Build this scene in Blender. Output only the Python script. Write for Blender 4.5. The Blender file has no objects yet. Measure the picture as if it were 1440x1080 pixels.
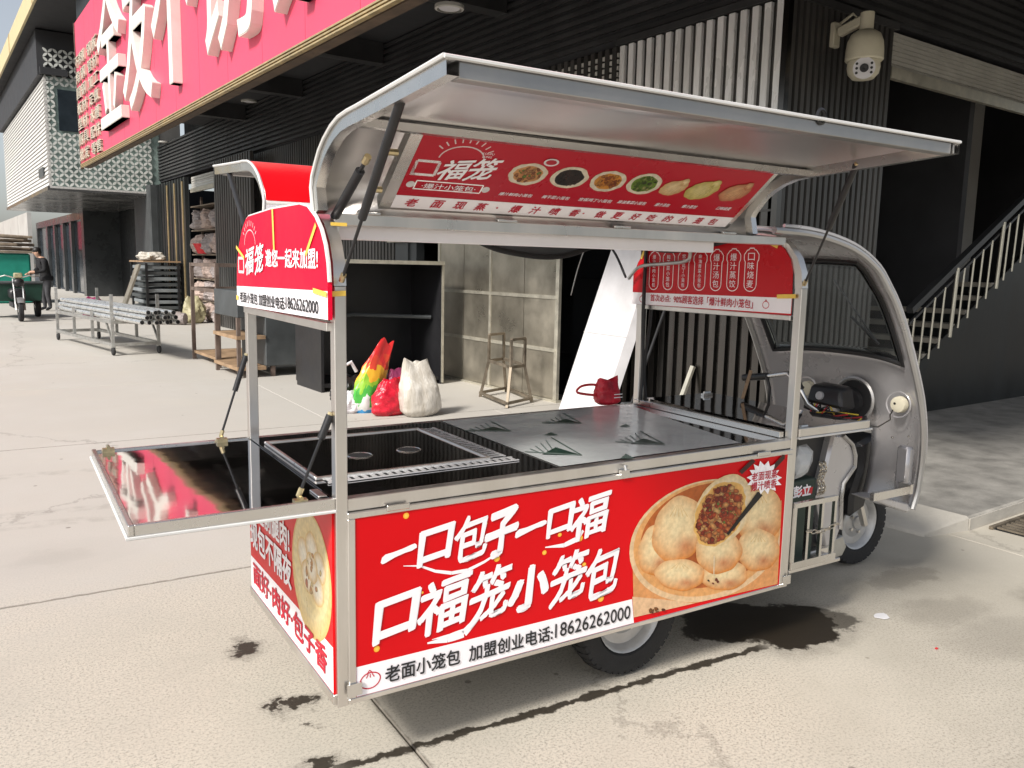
import bpy, bmesh, math, random
import numpy as np
from mathutils import Vector, Matrix
random.seed(7)
R_ = math.radians
SC = bpy.context.scene
COL = SC.collection

# ---------------------------------------------------------------- camera, sky, sun, exposure
F, CX, CY, HC = 1160., 720., 540., 1.5
_u = np.array([1900., -126., F]); _u /= np.linalg.norm(_u)
_v = np.array([-720., -180., F]); _v -= _u*(_v@_u); _v /= np.linalg.norm(_v)
_w = np.cross(_u, _v)
if _w[1] > 0: _w = -_w
RC = np.stack([_u, _v, _w])                 # rows: cart axes seen in camera axes
CAM = np.array([-0.745, -2.108, HC])
cam_d = bpy.data.cameras.new('camera'); cam = bpy.data.objects.new('camera', cam_d); COL.objects.link(cam)
cam_d.sensor_width = 36; cam_d.lens = F/1440*36; cam_d.clip_start = .05; cam_d.clip_end = 500
_cols = [RC@np.array([1, 0, 0]), RC@np.array([0, -1, 0]), RC@np.array([0, 0, -1])]
cam.matrix_world = Matrix([[_cols[c][r] for c in range(3)]+[CAM[r]] for r in range(3)]+[[0, 0, 0, 1]])
SC.camera = cam

SUN_EL, SUN_DIR = R_(40), Vector((-.86, -.34, 0)).normalized()     # horizontal direction towards the sun
sun_vec = SUN_DIR*math.cos(SUN_EL)+Vector((0, 0, math.sin(SUN_EL)))
wd = bpy.data.worlds.new('World'); SC.world = wd; wd.use_nodes = True
nt = wd.node_tree
sky = nt.nodes.new('ShaderNodeTexSky'); sky.sky_type = 'NISHITA'; sky.sun_disc = False
sky.sun_elevation = SUN_EL; sky.sun_rotation = math.atan2(SUN_DIR.x, SUN_DIR.y)
sky.air_density = 1.0; sky.dust_density = 2.2; sky.ozone_density = 1.0
bg = nt.nodes['Background']; bg.inputs[1].default_value = .1
hz = nt.nodes.new('ShaderNodeHueSaturation'); hz.inputs['Saturation'].default_value = .42     # hazy, washed-out sky
nt.links.new(sky.outputs[0], hz.inputs['Color']); nt.links.new(hz.outputs[0], bg.inputs[0])
sl = bpy.data.lights.new('sun', 'SUN'); sl.energy = 3.2; sl.angle = R_(10); sl.color = (1, .95, .88)
so = bpy.data.objects.new('sun', sl); COL.objects.link(so)
so.rotation_euler = sun_vec.to_track_quat('Z', 'Y').to_euler()
SC.view_settings.view_transform = 'Standard'; SC.view_settings.look = 'None'
SC.view_settings.exposure = .62; SC.view_settings.gamma = 1

# ---------------------------------------------------------------- pixels to places
def ray(px, py): return RC@np.array([px-CX, py-CY, F])
def proj(P):
    q = RC.T@(np.asarray(P, float)-CAM); return CX+F*q[0]/q[2], CY+F*q[1]/q[2]
ANG = R_(3.895)
QD = np.array([math.cos(ANG), math.sin(ANG), 0]); PD = np.array([-math.sin(ANG), math.cos(ANG), 0])
FB = Matrix.Translation((CAM[0], CAM[1], 0)) @ Matrix.Rotation(ANG, 4, 'Z')   # building frame: x = into the building, y = along the street
FC = Matrix.Identity(4)
def hit(px, py, n, c):                       # ray with plane n.P = c
    d = ray(px, py); n = np.asarray(n, float); t = (c-n@CAM)/(n@d); return CAM+t*d
def HY(px, py, Y=0): return hit(px, py, (0, 1, 0), Y)
def HX(px, py, X=0): return hit(px, py, (1, 0, 0), X)
def HZ(px, py, z=0): return hit(px, py, (0, 0, 1), z)
def tob(P):
    d = np.asarray(P)-np.array([CAM[0], CAM[1], 0]); return np.array([d@QD, d@PD, d[2]])
def BQ(px, py, q): return tob(hit(px, py, QD, q+QD@np.array([CAM[0], CAM[1], 0])))
def BP(px, py, p): return tob(hit(px, py, PD, p+PD@np.array([CAM[0], CAM[1], 0])))
def BZ(px, py, z=0): return tob(HZ(px, py, z))

# ---------------------------------------------------------------- materials
def srgb(r, g, b):
    f = lambda c: (c/255/12.92) if c/255 <= .04045 else ((c/255+.055)/1.055)**2.4
    return (f(r), f(g), f(b))
def nd(t, typ, **k):
    n = t.nodes.new(typ)
    for a, b in k.items(): setattr(n, a, b)
    return n
def mk(name, col, rough=.5, metal=0., var=.12, ns=6., bump=0., bs=40., col2=None, stretch=(1, 1, 1), rvar=.1, detail=5, world=False, spec=.5, coat=0., alpha=1., trans=0., ior=1.45):
    m = bpy.data.materials.new(name); m.use_nodes = True; t = m.node_tree; L = t.links.new
    b = t.nodes['Principled BSDF']
    b.inputs['Metallic'].default_value = metal; b.inputs['Roughness'].default_value = rough
    b.inputs['Specular IOR Level'].default_value = spec; b.inputs['Coat Weight'].default_value = coat
    b.inputs['Coat Roughness'].default_value = .08; b.inputs['Alpha'].default_value = alpha
    b.inputs['Transmission Weight'].default_value = trans; b.inputs['IOR'].default_value = ior
    if world: co = nd(t, 'ShaderNodeNewGeometry').outputs['Position']
    else: co = nd(t, 'ShaderNodeTexCoord').outputs['Object']
    mp = nd(t, 'ShaderNodeMapping'); mp.inputs['Scale'].default_value = stretch; L(co, mp.inputs[0])
    n = nd(t, 'ShaderNodeTexNoise'); n.inputs['Scale'].default_value = ns; n.inputs['Detail'].default_value = detail; n.inputs['Roughness'].default_value = .6
    L(mp.outputs[0], n.inputs[0])
    r = nd(t, 'ShaderNodeMapRange'); r.inputs[1].default_value = .3; r.inputs[2].default_value = .7
    L(n.outputs[0], r.inputs[0])
    mx = nd(t, 'ShaderNodeMix', data_type='RGBA')
    c2 = col2 if col2 else tuple(min(1, c*(1+var)) for c in col)
    c1 = col if col2 else tuple(c*(1-var) for c in col)
    mx.inputs[6].default_value = (*c1, 1); mx.inputs[7].default_value = (*c2, 1)
    L(r.outputs[0], mx.inputs[0]); L(mx.outputs[2], b.inputs['Base Color'])
    rr = nd(t, 'ShaderNodeMapRange'); rr.inputs[3].default_value = max(0, rough-rvar); rr.inputs[4].default_value = min(1, rough+rvar)
    L(r.outputs[0], rr.inputs[0]); L(rr.outputs[0], b.inputs['Roughness'])
    if bump:
        n2 = nd(t, 'ShaderNodeTexNoise'); n2.inputs['Scale'].default_value = bs; n2.inputs['Detail'].default_value = 4; L(mp.outputs[0], n2.inputs[0])
        bp = nd(t, 'ShaderNodeBump'); bp.inputs['Strength'].default_value = bump; bp.inputs['Distance'].default_value = .01
        L(n2.outputs[0], bp.inputs['Height']); L(bp.outputs[0], b.inputs['Normal'])
    return m
M = {}
M['steel'] = mk('steel', (.72, .7, .67), .34, 1, .12, 5, .05, 60, stretch=(1, 1, .25))
M['steel_light'] = mk('steel_light', (.68, .67, .65), .26, 1, .1, 5, .03, 40)
M['galv'] = mk('galvanised', (.5, .5, .48), .42, .9, .2, 14, .05, 80)
M['mirror'] = mk('mirror_steel', (.58, .55, .54), .045, 1, .08, 2.2, .12, 1.8, rvar=.02)
M['hood_in'] = mk('hood_inner_steel', (.7, .68, .675), .3, 1, .04, 2, .02, 4, rvar=.03)
M['white_edge'] = mk('white_rubber', (.62, .62, .61), .45, 0, .05)
M['black_plastic'] = mk('black_plastic', (.018, .018, .02), .38, 0, .2, 12, .05, 90)
M['rubber'] = mk('tyre_rubber', (.022, .022, .023), .8, 0, .3, 20, .2, 120)
M['rubber_edge'] = mk('rubber_seal', (.015, .015, .016), .5, 0, .2)
M['cab'] = mk('grey_cab_paint', (.5, .49, .5), .3, .45, .08, 3, .03, 8, coat=.4)
M['pipe'] = mk('bright_pipe', (.78, .78, .76), .3, .85, .12, 6)
M['channel'] = mk('channel_steel', (.36, .355, .35), .42, .9, .12, 6)
M['rim'] = mk('painted_rim', (.5, .5, .5), .42, .5, .15, 12)
M['cab_light'] = mk('cab_trim', (.42, .415, .41), .36, .7, .08, 4)
M['red'] = mk('red_film', srgb(208, 0, 14), .38, 0, .04, 3, .04, 4, spec=.28)
M['red_flag'] = mk('red_poster', srgb(222, 0, 50), .42, 0, .04, 3, spec=.28)
M['crimson'] = mk('crimson_film', srgb(176, 0, 32), .3, 0, .04, 3)
M['front_red'] = mk('front_red_film', srgb(190, 0, 20), .32, 0, .04, 3)
M['white_print'] = mk('white_film', srgb(244, 240, 244), .35, 0, .02)
M['ink'] = mk('black_ink', (.02, .02, .022), .5, 0, .1)
M['ink_red'] = mk('red_ink', srgb(190, 20, 50), .5, 0, .1)
M['tape'] = mk('yellow_tape', srgb(238, 200, 90), .5, 0, .1, 20)
M['white_lamp'] = mk('white_tube_housing', (.82, .8, .83), .4, 0, .04)
M['white'] = mk('white_paint', (.68, .67, .69), .5, 0, .05)
M['cream'] = mk('cream_plastic', (.62, .58, .45), .45, 0, .08)
M['grate'] = mk('grate_painted_sheen', (.72, .72, .72), .3, .45, .08, 20)  # light colour stands for the sky reflected in the stainless grates
M['film'] = mk('protective_film', (.72, .76, .76), .16, .3, .12, 3, .25, 9, rvar=.1)
M['film_print'] = mk('film_print', (.06, .13, .1), .4, .2, .3, 30)
M['glass'] = mk('glass', (.85, .9, .9), .02, 0, .0, trans=1.0, ior=1.3, rvar=0)
M['dark_hole'] = mk('dark_cavity', (.008, .008, .009), .8, 0, .1)
M['brass'] = mk('zinc_fitting', (.6, .5, .3), .35, 1, .2, 30)
M['wire_r'] = mk('red_wire', (.5, .02, .03), .4); M['wire_y'] = mk('yellow_wire', (.6, .45, .04), .4)
M['chain'] = mk('chain_steel', (.55, .5, .42), .35, 1, .2, 40)
M['battery'] = mk('battery_case', (.03, .05, .04), .5)
M['bag_film'] = mk('clear_bag', (.6, .62, .64), .2, 0, .2, 10, .6, 20, alpha=.75)
# building
M['pink'] = mk('faded_pink_panel', srgb(216, 76, 104), .5, 0, .08, .9, .02, 10, world=True)
M['gold'] = mk('gold_trim', (.62, .48, .26), .38, .7, .15, 8)
M['rust_wood'] = mk('weathered_edge', (.09, .062, .042), .8, 0, .4, 5, .3, 20)
M['letter'] = mk('cream_letter', (.76, .74, .68), .45, 0, .08, 3)
M['letter_small'] = mk('aged_letter', (.6, .54, .44), .5, .2, .15, 3)
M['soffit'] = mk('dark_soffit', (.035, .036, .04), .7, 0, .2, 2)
M['slat'] = mk('dark_slat', (.06, .06, .062), .42, .3, .2, 2)
M['corr'] = mk('ribbed_steel', (.13, .125, .12), .24, 1, .25, 1.5, .03, 12, stretch=(1, 1, .15), rvar=.12)
M['strip'] = mk('strip_painted_reflection', (.86, .86, .84), .3, .15, .2, 2.5, .05, 12, stretch=(1, 1, .3), rvar=.15)  # pale colour paints a bright reflection onto the upper column ribs
M['foam'] = mk('foam_board', (.5, .49, .5), .55, 0, .1, 2.5, .05, 20, col2=(.68, .67, .69), detail=8)
M['corr_dark'] = mk('ribbed_dark', (.09, .087, .083), .38, .5, .5, 1.3, .03, 12, stretch=(1, 1, .2))
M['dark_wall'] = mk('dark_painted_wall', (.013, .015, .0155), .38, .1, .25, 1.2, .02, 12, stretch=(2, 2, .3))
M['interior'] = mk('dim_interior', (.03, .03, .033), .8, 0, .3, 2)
M['sheet'] = mk('dull_sheet_steel', (.42, .385, .315), .38, .75, .35, 1.6, .08, 5, detail=9, rvar=.16)
M['bar'] = mk('pale_steel_bar', (.58, .55, .46), .4, .6, .15, 10)
M['shutter'] = mk('shutter_white', (.55, .54, .5), .45, .1, .1, 3)
M['brown_frame'] = mk('brown_steel', (.16, .12, .1), .6, .3, .3, 8)
M['rust_steel'] = mk('bare_steel', (.26, .22, .17), .6, .8, .35, 9, .1, 60)
M['tread'] = mk('worn_tread', (.36, .33, .28), .5, .1, .3, 4)
M['grey_cab'] = mk('grey_cabinet', (.075, .082, .085), .5, .2, .2, 3)
M['black_cab'] = mk('black_cabinet', (.016, .016, .018), .4, .1, .3, 3)
M['wood'] = mk('orange_plywood', (.3, .2, .12), .65, 0, .3, 6, .1, 30)
M['old_wood'] = mk('old_timber', (.2, .16, .12), .8, 0, .35, 7, .2, 30)
M['plank_grey'] = mk('grey_board', (.2, .22, .23), .6, 0, .2, 5)
M['lattice'] = mk('lattice_white', (.68, .7, .67), .5, .1, .15, 2)
M['lattice_back'] = mk('lattice_back', (.36, .47, .44), .3, .2, .35, 1.2)
M['siding'] = mk('white_siding', (.62, .61, .59), .5, 0, .05)
M['beige'] = mk('beige_panel', (.6, .5, .28), .5, 0, .1)
M['frame_grey'] = mk('grey_shop_frame', (.06, .065, .068), .3, .3, .15, 2)
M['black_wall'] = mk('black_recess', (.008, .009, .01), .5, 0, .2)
M['pale_clad'] = mk('pale_cladding', (.42, .41, .39), .6, 0, .1, 1)
M['glass_dark'] = mk('shop_glass', (.03, .04, .05), .08, .1, .3, 2, spec=.8)
M['bay_under'] = mk('bay_underside', (.1, .1, .1), .25, .3, .2, 1)
M['grey_render'] = mk('grey_cladding', (.4, .39, .37), .55, 0, .12, 1)
M['far_red'] = mk('far_red', (.3, .04, .06), .6)
M['tarp'] = mk('green_tarp', (.01, .22, .16), .5, 0, .15, 4, .3, 8)
M['blue'] = mk('blue_crate', (.03, .12, .4), .5)
M['trike_green'] = mk('trike_green', (.015, .05, .035), .4, .2, .2)
M['skin'] = mk('skin', (.5, .3, .21), .55)
M['cloth_black'] = mk('black_jacket', (.012, .012, .014), .85, 0, .3, 12, .3, 40)
M['cloth_grey'] = mk('grey_trousers', (.05, .05, .055), .85, 0, .3, 12)
M['hair'] = mk('hair', (.01, .008, .007), .5)
M['bundle'] = mk('wrapped_bundle', (.4, .31, .27), .6, 0, .35, 16, .6, 30)
M['bundle2'] = mk('grey_bundle', (.3, .26, .25), .6, 0, .35, 16, .6, 30)
M['red_plastic'] = mk('red_plastic', (.6, .03, .04), .35, 0, .1)
M['yellow_bag'] = mk('yellow_bag', (.36, .33, .2), .5, 0, .25, 9, .4, 20)
M['sack'] = mk('white_woven_sack', (.4, .36, .3), .25, 0, .35, 7, .5, 30, col2=(.66, .63, .58), stretch=(2.2, 2.2, .5))
M['red_bag'] = mk('red_crumpled_bag', (.5, .012, .03), .25, 0, .4, 14, .8, 26)
M['purple'] = mk('purple_bag', (.22, .03, .09), .4, 0, .3, 10, .4, 16)
M['apron'] = mk('apron_concrete', (.4, .375, .33), .85, 0, .15, 3, .3, 60, detail=8, world=True)
M['concrete_plat'] = mk('platform_concrete', (.22, .21, .19), .85, 0, .35, 4.5, .4, 60, detail=9, world=True)
M['leaf'] = mk('leaf', (.05, .09, .03), .6, 0, .3)

def rainbow():
    m = mk('rainbow_bag', (.6, .1, .05), .35); t = m.node_tree; L = t.links.new
    tc = nd(t, 'ShaderNodeTexCoord'); sx = nd(t, 'ShaderNodeSeparateXYZ'); L(tc.outputs['Generated'], sx.inputs[0])
    n = nd(t, 'ShaderNodeTexNoise'); n.inputs['Scale'].default_value = 5; L(tc.outputs['Generated'], n.inputs[0])
    a = nd(t, 'ShaderNodeMath', operation='MULTIPLY_ADD'); a.inputs[1].default_value = .5; L(n.outputs[0], a.inputs[0]); L(sx.outputs[2], a.inputs[2])
    cr = nd(t, 'ShaderNodeValToRGB'); L(a.outputs[0], cr.inputs[0]); cr.color_ramp.interpolation = 'B_SPLINE'
    e = cr.color_ramp.elements; e[0].position = .12; e[0].color = (.05, .3, .62, 1); e[1].position = 1; e[1].color = (.62, .03, .03, 1)
    cr.color_ramp.interpolation = 'CONSTANT'
    for p_, c in ((.3, (.6, .62, .6, 1)), (.42, (.06, .36, .05, 1)), (.58, (.25, .5, .04, 1)), (.7, (.75, .4, .03, 1)), (.85, (.65, .06, .03, 1))):
        x = e.new(p_); x.color = c
    L(cr.outputs[0], t.nodes['Principled BSDF'].inputs['Base Color']); return m
M['rainbow'] = rainbow()

def print_mat(name='photo_print', lo=.58, hi=.86):
    m = mk(name, (.5, .5, .5), .34); t = m.node_tree
    at = nd(t, 'ShaderNodeVertexColor', layer_name='Col')
    n = nd(t, 'ShaderNodeTexNoise'); n.inputs['Scale'].default_value = 55; n.inputs['Detail'].default_value = 6
    tc = nd(t, 'ShaderNodeTexCoord'); t.links.new(tc.outputs['Object'], n.inputs[0])
    r = nd(t, 'ShaderNodeMapRange'); r.inputs[1].default_value = .25; r.inputs[2].default_value = .75; r.inputs[3].default_value = lo; r.inputs[4].default_value = hi
    t.links.new(n.outputs[0], r.inputs[0])
    mx = nd(t, 'ShaderNodeMix', data_type='RGBA', blend_type='MULTIPLY'); mx.inputs[0].default_value = 1
    t.links.new(at.outputs[0], mx.inputs[6]); t.links.new(r.outputs[0], mx.inputs[7])
    t.links.new(mx.outputs[2], t.nodes['Principled BSDF'].inputs['Base Color'])
    return m
M['print'] = print_mat(); M['print_flat'] = print_mat('flat_print', .92, 1.0)

def ground_mat():
    m = bpy.data.materials.new('concrete_yard'); m.use_nodes = True; t = m.node_tree; L = t.links.new
    b = t.nodes['Principled BSDF']; pos = nd(t, 'ShaderNodeNewGeometry').outputs['Position']
    def noise(sc, det=5, ro=.6):
        n = nd(t, 'ShaderNodeTexNoise'); n.inputs['Scale'].default_value = sc; n.inputs['Detail'].default_value = det; n.inputs['Roughness'].default_value = ro
        L(pos, n.inputs[0]); return n
    def mth(op, a, b_=None, c=None):
        x = nd(t, 'ShaderNodeMath', operation=op)
        for i, v in enumerate((a, b_, c)):
            if v is None: continue
            if isinstance(v, (int, float)): x.inputs[i].default_value = v
            else: L(v, x.inputs[i])
        return x.outputs[0]
    def mr(v, a0, a1, b0=0., b1=1., smooth=True):
        x = nd(t, 'ShaderNodeMapRange'); x.interpolation_type = 'SMOOTHSTEP' if smooth else 'LINEAR'
        L(v, x.inputs[0])
        for i, q in enumerate((a0, a1, b0, b1)): x.inputs[i+1].default_value = q
        return x.outputs[0]
    def mix(f, a, c, bt='MIX'):
        x = nd(t, 'ShaderNodeMix', data_type='RGBA', blend_type=bt)
        if isinstance(f, (int, float)): x.inputs[0].default_value = f
        else: L(f, x.inputs[0])
        for i, v in ((6, a), (7, c)):
            if isinstance(v, tuple): x.inputs[i].default_value = (*v, 1)
            else: L(v, x.inputs[i])
        return x.outputs[2]
    big = noise(.35, 4); mid = noise(2.2, 8, .65); fine = noise(104, 4, .85); grit = nd(t, 'ShaderNodeTexVoronoi'); grit.inputs['Scale'].default_value = 170; L(pos, grit.inputs[0])
    sx = nd(t, 'ShaderNodeSeparateXYZ'); L(pos, sx.inputs[0]); X, Y = sx.outputs[0], sx.outputs[1]
    base = mix(mr(big.outputs[0], .35, .65), (.43, .41, .375), (.52, .505, .475))
    base = mix(mr(mid.outputs[0], .3, .72), base, (.36, .335, .295), 'MIX')
    base = mix(.55, base, mix(mr(mid.outputs[0], .35, .65), (.46, .44, .405), (.52, .50, .465)))
    tan = mth('MULTIPLY', mr(Y, 2.0, 1.2), mr(X, -3., 2.4, .35, 1.)); base = mix(mth('MULTIPLY', tan, .75), base, mix(mr(mid.outputs[0], .3, .7), (.37, .335, .265), (.43, .395, .325)))
    # coarse worn aggregate on the slabs close to the cart
    coarse = mth('MULTIPLY', mr(Y, 2.4, 1.6), mr(X, 3.6, 1.6))
    patch = noise(1.1, 6, .65); coarse = mth('MULTIPLY', coarse, mr(patch.outputs[0], .32, .66, .25, 1.))
    coarse = mth('ADD', mth('MULTIPLY', coarse, .85), .08)
    peb = mr(fine.outputs[0], .38, .53)
    cell = mr(grit.outputs[0], .15, .55)
    speck = mix(peb, (.075, .06, .045), (.56, .50, .415))
    base = mix(mth('MULTIPLY', coarse, .78), base, speck)
    base = mix(mth('MULTIPLY', mth('MULTIPLY', coarse, .35), cell), base, (.6, .57, .5))
    # dust films and rubbed tyre tracks
    dust = noise(.8, 7, .7); base = mix(mth('MULTIPLY', mr(dust.outputs[0], .5, .72), .4), base, (.5, .465, .4))
    tn = noise(9, 4); tk = None
    for c0, w0 in ((3.05, .09), (3.3, .08), (4.3, .1)):
        dd = mth('ABSOLUTE', mth('SUBTRACT', mth('MULTIPLY_ADD', X, .12, Y), c0)); k0 = mth('MULTIPLY', mr(dd, w0, w0*.4), mr(tn.outputs[0], .4, .65)); tk = k0 if tk is None else mth('MAXIMUM', tk, k0)
    base = mix(mth('MULTIPLY', tk, .22), base, (.16, .145, .125))
    # warped coordinates for stains
    wn = noise(7, 6, .7); wv = nd(t, 'ShaderNodeSeparateXYZ'); L(wn.outputs['Color'], wv.inputs[0])
    Xw = mth('ADD', X, mth('MULTIPLY', mth('SUBTRACT', wv.outputs[0], .5), .30)); Yw = mth('ADD', Y, mth('MULTIPLY', mth('SUBTRACT', wv.outputs[1], .5), .30))
    stain = None
    ST = [(2.05, .13, .27, .2, 1, .9), (1.86, .27, .27, .2, 1, .9), (2.2, .08, .2, .14, .8, .8), (0.0, 1.03, .05, .085, .95, .7), (.045, .505, .05, .035, .95, .7), (-.03, .53, .03, .035, .95, .6), (.0, .14, .06, .045, .95, .7), (.03, .38, .02, .02, .8, .6),
          (3.02, .22, .34, .13, .35, .5), (2.8, -.12, .42, .22, .32, .3), (2.75, -.4, .5, .3, .28, .2), (2.3, -1.0, .9, .25, .2, .2), (3.35, -.3, .25, .2, .3, .3), (-.6, 2.5, .3, .2, .12, .2), (.3, 3.3, .5, .3, .1, .2)]
    for cx, cy, rx, ry, s, sharp in ST:
        dx = mth('DIVIDE', mth('SUBTRACT', Xw, cx), rx); dy = mth('DIVIDE', mth('SUBTRACT', Yw, cy), ry)
        d = mth('SQRT', mth('ADD', mth('MULTIPLY', dx, dx), mth('MULTIPLY', dy, dy)))
        k = mth('MAXIMUM', mth('MULTIPLY', mr(d, 1.06, sharp), s), mth('MULTIPLY', mr(d, 1.7, .9), s*.3))
        stain = k if stain is None else mth('MAXIMUM', stain, k)
    # the damp crack beside the cart
    n1 = noise(16, 5); line = mth('SUBTRACT', mth('ADD', Y, mth('MULTIPLY', mth('SUBTRACT', n1.outputs[0], .5), .07)), mth('MULTIPLY_ADD', X, -.035, .095))
    wob = mth('ABSOLUTE', line); wid = mr(wv.outputs[2], .3, .7, .010, .028)
    ck = mr(mth('DIVIDE', wob, wid), 1.3, .7)
    ck = mth('MULTIPLY', ck, mth('MULTIPLY', mr(X, -.2, .1), mr(X, 1.9, 1.75)))
    stain = mth('MAXIMUM', stain, mth('MULTIPLY', ck, .95))
    # hairline cracks
    v2 = nd(t, 'ShaderNodeTexVoronoi', feature='DISTANCE_TO_EDGE'); v2.inputs['Scale'].default_value = .15
    wp = nd(t, 'ShaderNodeVectorMath', operation='ADD'); L(pos, wp.inputs[0])
    n3 = noise(1.6, 8, .7); sc = nd(t, 'ShaderNodeVectorMath', operation='SCALE'); sc.inputs['Scale'].default_value = .9; L(n3.outputs['Color'], sc.inputs[0]); L(sc.outputs[0], wp.inputs[1]); L(wp.outputs[0], v2.inputs[0])
    hair = mr(v2.outputs[0], .0035, .001)
    base = mix(mth('MULTIPLY', hair, .28), base, (.1, .085, .07))
    # dirt packed into the slab joints
    jd = None
    for c0, ax in ((1.9, Y), (5.3, Y), (.272, X)):
        jn = mth('ABSOLUTE', mth('SUBTRACT', mth('ADD', ax, mth('MULTIPLY', mth('SUBTRACT', n1.outputs[0], .5), .03)), c0)); kk = mr(jn, .016, .004)
        if ax is X: kk = mth('MULTIPLY', kk, mth('MULTIPLY', mr(Y, 1.92, 1.88), mr(Y, -1.52, -1.48)))
        jd = kk if jd is None else mth('MAXIMUM', jd, kk)
    base = mix(mth('MULTIPLY', jd, .6), base, (.12, .1, .08))
    # small dark spots
    v3 = nd(t, 'ShaderNodeTexVoronoi'); v3.inputs['Scale'].default_value = 3.1; L(pos, v3.inputs[0])
    spot = mth('MULTIPLY', mr(v3.outputs[0], .05, .03), .6); base = mix(spot, base, (.09, .075, .06))
    wet = mix(1., base, (.05, .04, .03), 'MULTIPLY')
    col = mix(stain, base, wet)
    L(col, b.inputs['Base Color'])
    L(mth('SUBTRACT', .86, mth('MULTIPLY', stain, .42)), b.inputs['Roughness'])
    bp = nd(t, 'ShaderNodeBump'); bp.inputs['Distance'].default_value = .004; bp.inputs['Strength'].default_value = .35
    L(mth('ADD', mth('MULTIPLY', fine.outputs[0], coarse), mth('MULTIPLY', mid.outputs[0], .5)), bp.inputs['Height']); L(bp.outputs[0], b.inputs['Normal'])
    return m
M['ground'] = ground_mat()
M['joint'] = mk('joint_dirt', (.09, .075, .06), .95, 0, .3, 30)

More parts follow.
